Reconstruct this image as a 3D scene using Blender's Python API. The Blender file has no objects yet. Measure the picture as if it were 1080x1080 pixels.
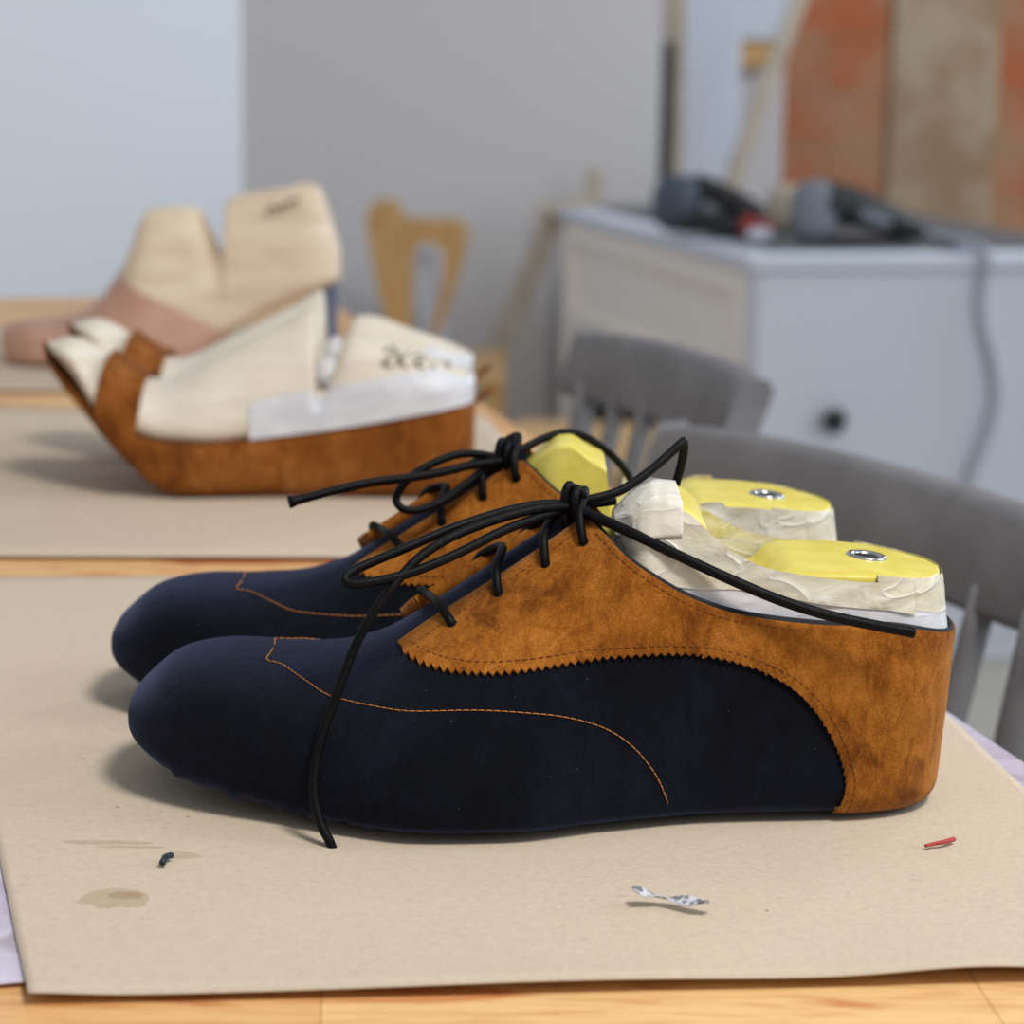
import bpy, bmesh, math, random
import numpy as np
from mathutils import Vector, Matrix, noise
random.seed(7)
SC = bpy.context.scene
COL = SC.collection
R = math.radians
T = 0.75                      # height of the work table's top above the floor

# ------------------------------------------------------------------ camera, light, exposure
HC, PITCH, ROLL, F = 0.264, R(11.5), R(1.0), 2423.0
cam_d = bpy.data.cameras.new('camera')
cam = bpy.data.objects.new('camera', cam_d)
COL.objects.link(cam)
cam_d.sensor_fit = 'HORIZONTAL'
cam_d.sensor_width = 15.6
cam_d.lens = F/1080*15.6
cam_d.clip_start = 0.02
MROT = Matrix.Rotation(R(90) - PITCH, 3, 'X') @ Matrix.Rotation(ROLL, 3, 'Z')
cam.matrix_world = Matrix.Translation((0, 0, T + HC)) @ MROT.to_4x4()
cam_d.dof.use_dof = True
cam_d.dof.focus_distance = 0.775
cam_d.dof.aperture_fstop = 4.6
SC.camera = cam

SC.view_settings.view_transform = 'Standard'
SC.view_settings.look = 'None'
SC.view_settings.exposure = -0.45
SC.view_settings.gamma = 1.0
SC.view_settings.use_curve_mapping = False

w = bpy.data.worlds.new('world')
SC.world = w
w.use_nodes = True
w.node_tree.nodes['Background'].inputs[0].default_value = (0.90, 0.95, 1.0, 1)
w.node_tree.nodes['Background'].inputs[1].default_value = 0.53

def area(name, loc, target, size, power, color, sy=None):
    d = bpy.data.lights.new(name, 'AREA')
    d.energy = power
    d.color = color
    d.size = size
    if sy:
        d.shape = 'RECTANGLE'
        d.size_y = sy
    o = bpy.data.objects.new(name, d)
    COL.objects.link(o)
    o.location = loc
    o.rotation_euler = (Vector(target) - Vector(loc)).to_track_quat('-Z', 'Y').to_euler()
    return o

area('ceiling_lamp_light', (0.6, 0.05, T + 1.7), (0, 0.85, T), 0.42, 40, (1.0, 0.95, 0.88))
area('window_light', (2.3, 0.9, T + 1.0), (-0.4, 1.3, T), 1.3, 30, (0.86, 0.93, 1.0), 1.5)
area('far_window_light', (2.4, 4.2, T + 1.2), (-1.0, 3.9, T + 0.35), 1.0, 62, (0.84, 0.92, 1.0), 1.2)

# ------------------------------------------------------------------ helpers
def at(px, py, Y):
    """world point seen at a photo pixel, on the plane at distance Y"""
    d = MROT @ Vector(((px - 540)/F, -(py - 540)/F, -1.0))
    k = Y/d.y
    return Vector((d.x*k, Y, T + HC + d.z*k))

def on_z(px, py, z):
    """world point seen at a photo pixel, at height z above the table top"""
    d = MROT @ Vector(((px - 540)/F, -(py - 540)/F, -1.0))
    k = (z - HC)/d.z
    return Vector((d.x*k, d.y*k, T + z))

def origin(p):
    v = Vector((0, 0, 0))
    while p is not None:
        v += p.location
        p = p.parent
    return v

def mk(name, verts, faces, mat, parent=None, smooth=True, edges=()):
    o0 = origin(parent)
    me = bpy.data.meshes.new(name)
    me.from_pydata([tuple(Vector(v) - o0) for v in verts], list(edges), faces)
    me.validate()
    if smooth:
        me.polygons.foreach_set('use_smooth', [True]*len(me.polygons))
    if mat:
        me.materials.append(mat)
    o = bpy.data.objects.new(name, me)
    COL.objects.link(o)
    if parent is not None:
        o.parent = parent
    return o

def tag(o, label=None, cat=None, group=None, kind=None):
    if label: o['label'] = label
    if cat: o['category'] = cat
    if group: o['group'] = group
    if kind: o['kind'] = kind
    return o

def empty(name, loc, label, cat, group=None, rz=0.0):
    o = bpy.data.objects.new(name, None)
    COL.objects.link(o)
    o.empty_display_size = 0.05
    o.location = loc
    o.rotation_euler.z = rz
    return tag(o, label, cat, group)

def copy_tree(o, parent=None):
    c = o.copy()
    COL.objects.link(c)
    if parent is not None:
        c.parent = parent
    for ch in [x for x in bpy.data.objects if x.parent == o]:
        copy_tree(ch, c)
    return c

class MB:
    """collects shapes into one mesh"""
    def __init__(self): self.v, self.f = [], []
    def add(self, v, f):
        n = len(self.v)
        self.v += [Vector(x) for x in v]
        self.f += [tuple(i + n for i in q) for q in f]
        return self
    def box(self, lo, hi, bev=0.0, M=None):
        bm = bmesh.new()
        bmesh.ops.create_cube(bm, size=1)
        lo, hi = Vector(lo), Vector(hi)
        for v in bm.verts:
            v.co = Vector(((lo[i] + hi[i])/2 + v.co[i]*(hi[i] - lo[i]) for i in range(3)))
        if bev:
            bmesh.ops.bevel(bm, geom=list(bm.edges), offset=bev, segments=3, profile=0.6, affect='EDGES', clamp_overlap=True)
        if M is not None:
            bm.transform(M)
        bm.verts.index_update()
        self.add([v.co.copy() for v in bm.verts], [[v.index for v in f.verts] for f in bm.faces])
        bm.free()
        return self
    def tube(self, pts, r, seg=10, closed=False, r1=None, flare=0.0, sub=6):
        v, f = tube_geo(pts, r, seg, closed, r1, flare, sub)
        return self.add(v, f)
    def lathe(self, c, prof, seg=24, M=None):
        """profile of (radius, height) about a vertical axis at c"""
        v, f = [], []
        n = len(prof)
        for i in range(seg):
            a = 2*math.pi*i/seg
            for r, h in prof:
                p = Vector((r*math.cos(a), r*math.sin(a), h))
                if M is not None: p = M @ p
                v.append(Vector(c) + p)
        for i in range(seg):
            j = (i + 1) % seg
            for k in range(n - 1):
                f.append((i*n + k, j*n + k, j*n + k + 1, i*n + k + 1))
        if prof[0][0] > 1e-6: f.append(tuple(i*n for i in reversed(range(seg))))
        if prof[-1][0] > 1e-6: f.append(tuple(i*n + n - 1 for i in range(seg)))
        return self.add(v, f)
    def build(self, name, mat, parent=None, smooth=False, auto=None):
        o = mk(name, self.v, self.f, mat, parent, smooth)
        if auto is not None:
            bm = bmesh.new(); bm.from_mesh(o.data)
            bmesh.ops.remove_doubles(bm, verts=bm.verts, dist=1e-6)
            for fc in bm.faces: fc.smooth = True
            for e in bm.edges:
                if len(e.link_faces) == 2 and e.calc_face_angle(0) > auto: e.smooth = False
            bm.to_mesh(o.data); bm.free()
        return o

def spline(pts, n=8, closed=False):
    """Catmull-Rom through points (any dimension)"""
    P = [np.array(p, float) for p in pts]
    m = len(P)
    out = []
    for i in range(m if closed else m - 1):
        p1, p2 = P[i], P[(i + 1) % m]
        p0 = P[(i - 1) % m] if (closed or i > 0) else 2*p1 - p2
        p3 = P[(i + 2) % m] if (closed or i + 2 < m) else 2*p2 - p1
        for k in range(n):
            t = k/n
            out.append(0.5*(2*p1 + (p2 - p0)*t + (2*p0 - 5*p1 + 4*p2 - p3)*t*t + (3*p1 - p0 - 3*p2 + p3)*t**3))
    if not closed:
        out.append(P[-1])
    return out

def resample(pts, n):
    P = np.array(pts, float)
    d = np.concatenate([[0], np.cumsum(np.linalg.norm(np.diff(P, axis=0), axis=1))])
    t = np.linspace(0, d[-1], n)
    return np.stack([np.interp(t, d, P[:, k]) for k in range(P.shape[1])], 1)

def tube_geo(pts, r, seg=10, closed=False, r1=None, flare=0.0, sub=6):
    P = [Vector(p) for p in spline(pts, sub, closed)]
    n = len(P)
    v, f = [], []
    nrm = None
    for i, p in enumerate(P):
        a = P[(i - 1) % n] if (closed or i) else P[i]
        b = P[(i + 1) % n] if (closed or i < n - 1) else P[i]
        t = (b - a).normalized()
        if nrm is None:
            nrm = t.orthogonal().normalized()
        nrm = (nrm - t*nrm.dot(t)).normalized()
        bn = t.cross(nrm)
        s = i/(n - 1)
        rr = r if r1 is None else r + (r1 - r)*s
        if flare and not closed and s > 0.97: rr *= 1 + flare*(s - 0.97)/0.03
        for k in range(seg):
            an = 2*math.pi*k/seg
            v.append(p + (nrm*math.cos(an) + bn*math.sin(an))*rr)
    for i in range(n if closed else n - 1):
        j = (i + 1) % n
        for k in range(seg):
            l = (k + 1) % seg
            f.append((i*seg + k, i*seg + l, j*seg + l, j*seg + k))
    if not closed:
        f.append(tuple(reversed(range(seg))))
        f.append(tuple((n - 1)*seg + k for k in range(seg)))
    return v, f

def grid_faces(nu, nv, flip=False):
    f = []
    for i in range(nu - 1):
        for j in range(nv - 1):
            q = (i*nv + j, (i + 1)*nv + j, (i + 1)*nv + j + 1, i*nv + j + 1)
            f.append(q[::-1] if flip else q)
    return f

def weld(o, d=1e-5, recalc=True):
    bm = bmesh.new(); bm.from_mesh(o.data)
    bmesh.ops.remove_doubles(bm, verts=bm.verts, dist=d)
    bmesh.ops.dissolve_degenerate(bm, edges=bm.edges, dist=1e-7)
    if recalc: bmesh.ops.recalc_face_normals(bm, faces=bm.faces)
    for fc in bm.faces: fc.smooth = True
    bm.to_mesh(o.data); bm.free()
    return o

def smooth01(a, b, x):
    t = min(1, max(0, (x - a)/(b - a)))
    return t*t*(3 - 2*t)

# ------------------------------------------------------------------ materials
def srgb(r, g, b):
    f = lambda c: (c/255/12.92) if c/255 <= 0.04045 else ((c/255 + 0.055)/1.055)**2.4
    return (f(r), f(g), f(b), 1)

class Mat:
    def __init__(self, name, color, rough=0.6, metal=0.0, spec=None, sheen=0.0, sheen_tint=None, sheen_rough=0.5):
        m = bpy.data.materials.new(name)
        m.use_nodes = True
        self.m, self.t = m, m.node_tree
        self.b = self.t.nodes['Principled BSDF']
        self.b.inputs['Base Color'].default_value = color
        self.b.inputs['Roughness'].default_value = rough
        self.b.inputs['Metallic'].default_value = metal
        if spec is not None: self.b.inputs['Specular IOR Level'].default_value = spec
        if sheen:
            self.b.inputs['Sheen Weight'].default_value = sheen
            self.b.inputs['Sheen Roughness'].default_value = sheen_rough
            if sheen_tint: self.b.inputs['Sheen Tint'].default_value = sheen_tint
        self.coord = self.n('ShaderNodeTexCoord')
    def n(self, k, **kw):
        x = self.t.nodes.new(k)
        for a, b in kw.items(): setattr(x, a, b)
        return x
    def link(self, a, b): self.t.links.new(a, b)
    def mapped(self, scale=(1, 1, 1), rot=(0, 0, 0), loc=(0, 0, 0)):
        mp = self.n('ShaderNodeMapping')
        self.link(self.coord.outputs['Object'], mp.inputs[0])
        mp.inputs['Scale'].default_value = scale
        mp.inputs['Rotation'].default_value = rot
        mp.inputs['Location'].default_value = loc
        return mp.outputs[0]
    def noise(self, scale, detail=4, rough=0.55, vec=None, dist=0.0):
        x = self.n('ShaderNodeTexNoise')
        x.inputs['Scale'].default_value = scale
        x.inputs['Detail'].default_value = detail
        x.inputs['Roughness'].default_value = rough
        x.inputs['Distortion'].default_value = dist
        self.link(vec if vec is not None else self.coord.outputs['Object'], x.inputs['Vector'])
        return x.outputs['Fac']
    def ramp(self, fac, stops):
        x = self.n('ShaderNodeValToRGB')
        e = x.color_ramp.elements
        while len(e) < len(stops): e.new(0.5)
        for q, (p, c) in zip(e, stops):
            q.position = p
            q.color = c if len(c) == 4 else (*c, 1)
        self.link(fac, x.inputs[0])
        return x.outputs['Color']
    def mix(self, a, b, fac, mode='MIX'):
        x = self.n('ShaderNodeMix', data_type='RGBA', blend_type=mode)
        for s, v in ((x.inputs['Factor'], fac), (x.inputs['A'], a), (x.inputs['B'], b)):
            if hasattr(v, 'links') or hasattr(v, 'is_linked'): self.link(v, s)
            elif isinstance(v, (int, float)): s.default_value = v
            else: s.default_value = v
        return x.outputs['Result']
    def math(self, op, a, b=0.0, c=0.0):
        x = self.n('ShaderNodeMath', operation=op)
        for s, v in zip(x.inputs, (a, b, c)):
            if hasattr(v, 'is_linked'): self.link(v, s)
            else: s.default_value = v
        return x.outputs[0]
    def color(self, c): self.link(c, self.b.inputs['Base Color']); return self
    def bump(self, h, strength=0.3, dist=0.001):
        x = self.n('ShaderNodeBump')
        x.inputs['Strength'].default_value = strength
        x.inputs['Distance'].default_value = dist
        self.link(h, x.inputs['Height'])
        self.link(x.outputs[0], self.b.inputs['Normal'])
        return self

def suede(name, dark, mid, light, sheen, tint, big=28, seed=0):
    q = Mat(name, mid, 0.95, spec=0.12, sheen=sheen, sheen_tint=tint, sheen_rough=0.45)
    v = q.mapped(loc=(seed, seed*0.7, seed*1.3))
    n1 = q.noise(big, 5, 0.6, v, 0.4)
    v2 = q.mapped((1.6, 1.6, 0.7), (0, 0.35, 0), (seed, 2, 1))
    n2 = q.noise(big*3, 4, 0.65, v2, 1.0)
    s = q.math('ADD', q.math('MULTIPLY', n1, 0.55), q.math('MULTIPLY', n2, 0.45))
    c = q.ramp(s, [(0.37, dark), (0.5, mid), (0.62, light)])
    fine = q.noise(1500, 4, 0.7, v)
    c2 = q.mix(c, q.ramp(fine, [(0.34, (0.42, 0.42, 0.42, 1)), (0.66, (1.75, 1.75, 1.75, 1))]), 0.5, 'MULTIPLY')
    lint = q.n('ShaderNodeTexVoronoi')
    lint.inputs['Scale'].default_value = 330
    q.link(v, lint.inputs['Vector'])
    sc_ = q.n('ShaderNodeSeparateColor')
    q.link(lint.outputs['Color'], sc_.inputs[0])
    dot = q.math('MULTIPLY', q.math('LESS_THAN', lint.outputs['Distance'], 0.065), q.math('GREATER_THAN', sc_.outputs[0], 0.9))
    c2 = q.mix(c2, srgb(150, 142, 134), q.math('MULTIPLY', dot, 0.35))
    q.color(c2)
    q.bump(q.math('ADD', q.math('MULTIPLY', fine, 0.6), q.math('MULTIPLY', n2, 1.0)), 0.5, 0.0009)
    return q.m

M = {}
M['navy'] = suede('navy_suede', srgb(5, 6, 10), srgb(8, 10, 16), srgb(14, 17, 28), 0.30, (0.30, 0.38, 0.75, 1), 30)
M['tan'] = suede('tan_suede', srgb(102, 54, 14), srgb(146, 87, 27), srgb(171, 108, 42), 0.2, (1.0, 0.65, 0.35, 1), 34, 3)
M['rust'] = suede('rust_suede', srgb(92, 48, 17), srgb(126, 72, 27), srgb(148, 92, 43), 0.12, (1.0, 0.65, 0.35, 1), 24, 6)
q = Mat('black_cord', srgb(5, 6, 10), 0.5, spec=0.16)
q.bump(q.noise(1500, 2, 0.5, q.mapped((1, 1, 1), (0.5, 0.4, 0.3)), 0.3), 0.5, 0.0005); M['cord'] = q.m
M['thread'] = Mat('orange_thread', srgb(180, 114, 52), 0.6).m
M['brownthread'] = Mat('brown_thread', srgb(132, 74, 24), 0.8).m
M['lining'] = Mat('dark_lining', srgb(20, 24, 34), 0.8).m
M['black'] = Mat('hole_shade', srgb(14, 10, 8), 0.9).m  # near-black standing for the shade inside small holes
q = Mat('yellow_plastic', srgb(222, 208, 92), 0.35, spec=0.4)
q.b.inputs['Subsurface Weight'].default_value = 0.15
q.b.inputs['Subsurface Radius'].default_value = (0.004, 0.003, 0.001)
q.color(q.ramp(q.noise(60, 4), [(0.35, srgb(214, 198, 78)), (0.65, srgb(230, 218, 112))])); M['yellow'] = q.m
def tape(name, a, b, c, sc=40, bmp=0.25):
    q = Mat(name, b, 0.4, spec=0.35)
    v = q.mapped((1.0, 1.0, 2.0), (0.0, 0.6, 0.3))
    n1 = q.noise(sc, 3, 0.5, v, 0.8)
    fold = q.noise(sc*0.8, 2, 0.4, q.mapped((1.0, 1.0, 1.7), (0.0, 0.7, 0.2), (3, 1, 2)), 0.9)
    fold = q.math('POWER', q.math('SUBTRACT', 1.0, q.math('ABSOLUTE', q.math('MULTIPLY_ADD', fold, 2.0, -1.0))), 14.0)
    base_c = q.ramp(n1, [(0.3, a), (0.5, b), (0.7, c)])
    q.color(q.mix(base_c, srgb(236, 234, 228), q.math('MULTIPLY', fold, 0.55 if bmp > 0.2 else 0.0)))  # folds coloured paler, as creases catching the light
    q.b.inputs['Subsurface Weight'].default_value = 0.2
    q.b.inputs['Subsurface Radius'].default_value = (0.003, 0.0028, 0.002)
    q.bump(q.math('ADD', q.math('MULTIPLY', q.noise(sc*3, 3, 0.5, v, 1.5), 0.5), fold), bmp*1.6, 0.0012)
    return q.m
M['tape'] = tape('beige_masking_tape', srgb(206, 199, 174), srgb(218, 213, 194), srgb(228, 225, 212), 45, 0.3)
M['whitetape'] = tape('white_tape', srgb(204, 207, 216), srgb(214, 216, 224), srgb(224, 226, 232), 40, 0.15)
M['conetape'] = tape('white_crumpled_tape', srgb(214, 210, 196), srgb(226, 223, 212), srgb(234, 232, 224), 50, 0.22)
M['steel'] = Mat('steel', srgb(190, 192, 196), 0.25, 1.0).m
def wood(name, a, b, c, sc, stretch=(1, 9, 9), rough=0.5, bump=0.0):
    q = Mat(name, b, rough, spec=0.35)
    n1 = q.noise(sc, 5, 0.6, q.mapped(stretch), 0.5)
    q.color(q.ramp(n1, [(0.33, a), (0.5, b), (0.67, c)]))
    return q.m
M['lastwood'] = wood('pale_last_wood', srgb(214, 194, 168), srgb(226, 208, 184), srgb(234, 219, 198), 18, (1, 1, 5))
M['lastcream'] = wood('cream_last_wood', srgb(214, 204, 186), srgb(224, 215, 199), srgb(230, 222, 210), 18, (1, 1, 5))
M['lastpink'] = wood('pinkish_leather', srgb(180, 138, 118), srgb(195, 153, 134), srgb(207, 168, 150), 14, (1, 1, 1), 0.42)
M['ink'] = Mat('grey_ink', srgb(92, 84, 76), 0.8).m
M['bluegrey'] = Mat('blue_grey_paint', srgb(96, 102, 128), 0.6).m
M['chairgrey'] = wood('grey_chair_paint', srgb(112, 112, 116), srgb(120, 120, 124), srgb(127, 127, 131), 20, (1, 1, 1), 0.5)
M['honey'] = wood('honey_wood', srgb(186, 146, 92), srgb(202, 162, 106), srgb(214, 176, 122), 12, (6, 6, 1), 0.5)
M['pale_batten'] = wood('pale_batten_wood', srgb(180, 166, 146), srgb(190, 178, 160), srgb(200, 188, 172), 12, (6, 6, 1), 0.6)
M['white_paint'] = Mat('white_paint', srgb(208, 213, 226), 0.5).m
M['cream_paint'] = Mat('cream_paint', srgb(248, 240, 231), 0.5).m
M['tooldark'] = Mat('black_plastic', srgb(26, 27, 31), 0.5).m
M['toolgrey'] = Mat('grey_plastic', srgb(120, 126, 136), 0.5).m
M['toolblue'] = Mat('slate_plastic', srgb(72, 82, 98), 0.5).m
M['red'] = Mat('red_plastic', srgb(150, 34, 30), 0.5).m
M['darktop'] = Mat('dark_grey_top', srgb(92, 94, 98), 0.6).m
M['cable'] = Mat('grey_cable', srgb(170, 174, 186), 0.6).m

# walls
def wallmat(name, c):
    q = Mat(name, c, 0.9, spec=0.1)
    q.bump(q.noise(120, 4), 0.15, 0.001)
    return q.m
M['wall_left'] = wallmat('white_wall_paint', srgb(221, 224, 230))
M['wall_back'] = wallmat('grey_wall_paint', srgb(203, 199, 199))
q = Mat('brick', srgb(170, 100, 70), 0.95, spec=0.1)
br = q.n('ShaderNodeTexBrick')
q.link(q.mapped((1, 1, 1), (R(90), 0, 0)), br.inputs['Vector'])
br.inputs['Scale'].default_value = 1.0
br.inputs['Brick Width'].default_value = 0.30
br.inputs['Row Height'].default_value = 0.13
br.inputs['Mortar Size'].default_value = 0.012
br.inputs['Color1'].default_value = srgb(186, 116, 84)
br.inputs['Color2'].default_value = srgb(168, 100, 72)
br.inputs['Mortar'].default_value = srgb(150, 116, 88)
q.color(q.mix(br.outputs['Color'], q.ramp(q.noise(7, 5), [(0.4, srgb(170, 98, 66)), (0.6, srgb(164, 136, 108))]), 0.65))
M['brick'] = q.m
q = Mat('rough_plaster', srgb(160, 140, 116), 0.95, spec=0.1)
q.color(q.ramp(q.noise(9, 5), [(0.35, srgb(150, 126, 100)), (0.6, srgb(172, 154, 130))])); M['plaster'] = q.m
q = Mat('floor_boards', srgb(166, 160, 150), 0.5)
q.color(q.ramp(q.noise(5, 5, 0.6, q.mapped((1, 8, 1))), [(0.35, srgb(150, 144, 134)), (0.65, srgb(176, 170, 160))])); M['floor'] = q.m

# glued pine staves of the table top
q = Mat('pine_staves', srgb(220, 170, 110), 0.45, spec=0.35)
rot = (0, 0, R(-4))
br = q.n('ShaderNodeTexBrick')
q.link(q.mapped((1, 1, 1), rot, (0.13, 0.02, 0)), br.inputs['Vector'])
br.inputs['Scale'].default_value = 1.0
br.inputs['Brick Width'].default_value = 0.19
br.inputs['Row Height'].default_value = 0.044
br.inputs['Mortar Size'].default_value = 0.0003
br.inputs['Color1'].default_value = srgb(232, 192, 134)
br.inputs['Color2'].default_value = srgb(208, 150, 92)
br.inputs['Mortar'].default_value = srgb(150, 96, 50)
g1 = q.noise(26, 6, 0.6, q.mapped((1.0, 12, 1), rot), 0.8)
g2 = q.noise(7, 3, 0.5, q.mapped((1.0, 5, 1), rot), 1.5)
c = q.mix(br.outputs['Color'], q.ramp(g1, [(0.35, srgb(196, 128, 72)), (0.5, srgb(236, 192, 136)), (0.7, srgb(244, 208, 152))]), 0.45)
c = q.mix(c, q.ramp(g2, [(0.52, (1, 1, 1, 1)), (0.66, srgb(214, 150, 110))]), 0.8, 'MULTIPLY')
q.color(c); M['pine'] = q.m

def kraft(name, base, stains=()):
    q = Mat(name, base, 0.85, spec=0.2)
    k = lambda s: (base[0]*s, base[1]*s, base[2]*s, 1)
    c = q.ramp(q.noise(420, 4, 0.7), [(0.3, k(0.86)), (0.7, k(1.1))])
    c = q.mix(c, q.ramp(q.noise(5, 3), [(0.3, k(0.94)), (0.7, k(1.05))]), 0.4)
    fib = q.noise(700, 2, 0.5, q.mapped((0.25, 1, 1), (0, 0, 0.3)))
    c = q.mix(c, q.ramp(fib, [(0.66, (1, 1, 1, 1)), (0.74, (0.72, 0.70, 0.68, 1))]), 0.6, 'MULTIPLY')
    sp = q.n('ShaderNodeTexVoronoi')
    sp.inputs['Scale'].default_value = 46
    q.link(q.coord.outputs['Object'], sp.inputs['Vector'])
    rnd = q.n('ShaderNodeSeparateColor')
    q.link(sp.outputs['Color'], rnd.inputs[0])
    dots = q.math('MULTIPLY', q.math('LESS_THAN', sp.outputs['Distance'], 0.03), q.math('GREATER_THAN', rnd.outputs[0], 0.72))
    c = q.mix(c, srgb(92, 84, 78), q.math('MULTIPLY', dots, 0.75))
    for (p, rx, ry, col, a) in stains:
        mp = q.n('ShaderNodeMapping')
        mp.vector_type = 'TEXTURE'
        mp.inputs['Location'].default_value = (p[0], p[1], 0)
        mp.inputs['Scale'].default_value = (rx, ry, 1)
        nz = q.n('ShaderNodeTexNoise')
        nz.inputs['Scale'].default_value = 110
        q.link(q.coord.outputs['Object'], nz.inputs['Vector'])
        off = q.n('ShaderNodeVectorMath', operation='MULTIPLY_ADD')
        q.link(nz.outputs['Color'], off.inputs[0])
        off.inputs[1].default_value = (rx*1.1, ry*1.1, 0)
        q.link(q.coord.outputs['Object'], off.inputs[2])
        q.link(off.outputs[0], mp.inputs[0])
        fl = q.n('ShaderNodeVectorMath', operation='MULTIPLY')
        q.link(mp.outputs[0], fl.inputs[0])
        fl.inputs[1].default_value = (1, 1, 0)
        ln = q.n('ShaderNodeVectorMath', operation='LENGTH')
        q.link(fl.outputs[0], ln.inputs[0])
        mr = q.n('ShaderNodeMapRange')
        q.link(ln.outputs['Value'], mr.inputs[0])
        mr.inputs[1].default_value = 1.02
        mr.inputs[2].default_value = 0.92
        c = q.mix(c, col, q.math('MULTIPLY', mr.outputs[0], a), 'MULTIPLY')
    q.color(c)
    q.bump(q.math('ADD', q.noise(500, 3), q.math('MULTIPLY', q.noise(10, 2, 0.5, q.mapped((0.4, 1, 1))), 8.0)), 0.25, 0.0006)
    return q.m
st = []
def stain(px, py, rx, ry, a, col=(0.62, 0.53, 0.40, 1)):
    p = on_z(px, py, 0)
    st.append(((p.x + rx*0.55, p.y + ry*0.55), rx, ry, col, a))
stain(122, 953, 0.0115, 0.0085, 0.5)
stain(132, 950, 0.006, 0.0035, 0.45)
stain(110, 893, 0.017, 0.0022, 0.45)
stain(190, 907, 0.0065, 0.0035, 0.4)
stain(142, 898, 0.012, 0.0012, 0.5)
M['kraft'] = kraft('kraft_paper', srgb(203, 188, 169), st)
M['kraft_far'] = kraft('far_kraft_paper', srgb(204, 188, 168))
q = Mat('lilac_film', srgb(190, 184, 208), 0.3, spec=0.5)
q.color(q.ramp(q.noise(26, 4, 0.6, None, 1.0), [(0.35, srgb(178, 166, 186)), (0.55, srgb(206, 200, 220)), (0.72, srgb(158, 142, 152))])); M['lilac'] = q.m

# ------------------------------------------------------------------ room shell
def structure(name, verts, faces, mat):
    o = mk(name, verts, faces, mat, None, smooth=False)
    o['kind'] = 'structure'
    return o
def wall(name, a, b, z0, z1, th, mat):
    """upright slab from a to b, thickness th to the far side"""
    a, b = Vector((*a, 0)), Vector((*b, 0))
    d = (b - a).normalized()
    nrm = Vector((-d.y, d.x, 0))*th
    vs = [(p.x, p.y, z) for z in (z0, z1) for p in (a, b, b + nrm, a + nrm)]
    return structure(name, vs, [(0, 3, 2, 1), (4, 5, 6, 7), (0, 1, 5, 4), (1, 2, 6, 5), (2, 3, 7, 6), (3, 0, 4, 7)], mat)

CW = 4.85                                       # distance of the grey wall
cx0 = at(256, 200, CW).x
cx1 = at(694, 200, CW + 0.12).x
structure('floor', [(-3, -1.2, 0), (3.2, -1.2, 0), (3.2, 7, 0), (-3, 7, 0), (-3, -1.2, -0.05), (3.2, -1.2, -0.05), (3.2, 7, -0.05), (-3, 7, -0.05)],
          [(0, 1, 2, 3), (4, 7, 6, 5), (0, 4, 5, 1), (1, 5, 6, 2), (2, 6, 7, 3), (3, 7, 4, 0)], M['floor'])
wall('wall_back', (cx0, CW), (cx1, CW + 0.12), 0, 2.7, 0.12, M['wall_back'])
wall('wall_left', (cx0 - 1.15, CW - 2.6), (cx0, CW), 0, 2.7, 0.12, M['wall_left'])
BW = 5.75
xbr = at(826, 100, BW).x
wall('wall_brick', (xbr, BW), (2.4, BW), 0, 2.7, 0.15, M['brick'])
wall('wall_niche', (cx1 - 0.35, BW - 0.01), (xbr, BW - 0.01), 0, 2.7, 0.15, M['wall_back'])
p0, p1 = at(942, 100, BW - 0.05), at(1056, 100, BW - 0.05)
b = MB().box((p0.x, BW - 0.012, 0), (p1.x, BW, 2.7), 0.004)
b.build('wall_pier', M['plaster'])['kind'] = 'structure'

# ------------------------------------------------------------------ work table
def quad_pt(px, py): return on_z(px, py, 0)
ra, rb = on_z(1080, 800, 0), on_z(507, 420, 0)
dr = (rb - ra).normalized()
lft = Vector((-dr.y, dr.x, 0))
near_r = ra - dr*0.62
far_r = ra + dr*1.66
TW = 0.86
cor = [near_r, far_r, far_r + lft*TW, near_r + lft*TW]
tbl = empty('work_table', ((cor[0] + cor[2])/2).to_tuple()[:2] + (0,), 'long pine work table with stave-glued top carrying shoes and lasts', 'table')
bm_v = []
for z in (T - 0.0015, T - 0.035):
    bm_v += [(c_.x, c_.y, z) for c_ in cor]
top = mk('table_top', bm_v, [(0, 1, 2, 3), (7, 6, 5, 4), (0, 4, 5, 1), (1, 5, 6, 2), (2, 6, 7, 3), (3, 7, 4, 0)], M['pine'], tbl, False)
md = top.modifiers.new('bevel', 'BEVEL'); md.width = 0.004; md.segments = 2
ang = math.atan2(dr.y, dr.x)
for u in (0.07, 2.21):
    for v_ in (0.08, TW - 0.08):
        c_ = near_r + dr*u + lft*v_
        MB().box((-0.03, -0.03, 0), (0.03, 0.03, T - 0.036), 0.004, Matrix.Translation((c_.x, c_.y, 0)) @ Matrix.Rotation(ang, 4, 'Z')).build('leg', M['honey'], tbl)

def sheet(name, corners, mat, z0, label, cat, nu=60, nv=40, lift=None, group=None, th=0.0004):
    """a sheet of paper: corners fl, fr, br, bl on the table"""
    fl, fr, br_, bl = corners
    v = []
    for i in range(nu + 1):
        for j in range(nv + 1):
            s, t = i/nu, j/nv
            p = (fl*(1 - s) + fr*s)*(1 - t) + (bl*(1 - s) + br_*s)*t
            z = z0 + (lift(s, t, p) if lift else 0.0)
            v.append((p.x, p.y, T + z))
    o = mk(name, v, grid_faces(nu + 1, nv + 1), mat)
    s_ = o.modifiers.new('thickness', 'SOLIDIFY')
    s_.thickness = th; s_.offset = 1
    return tag(o, label, cat, group)

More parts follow.
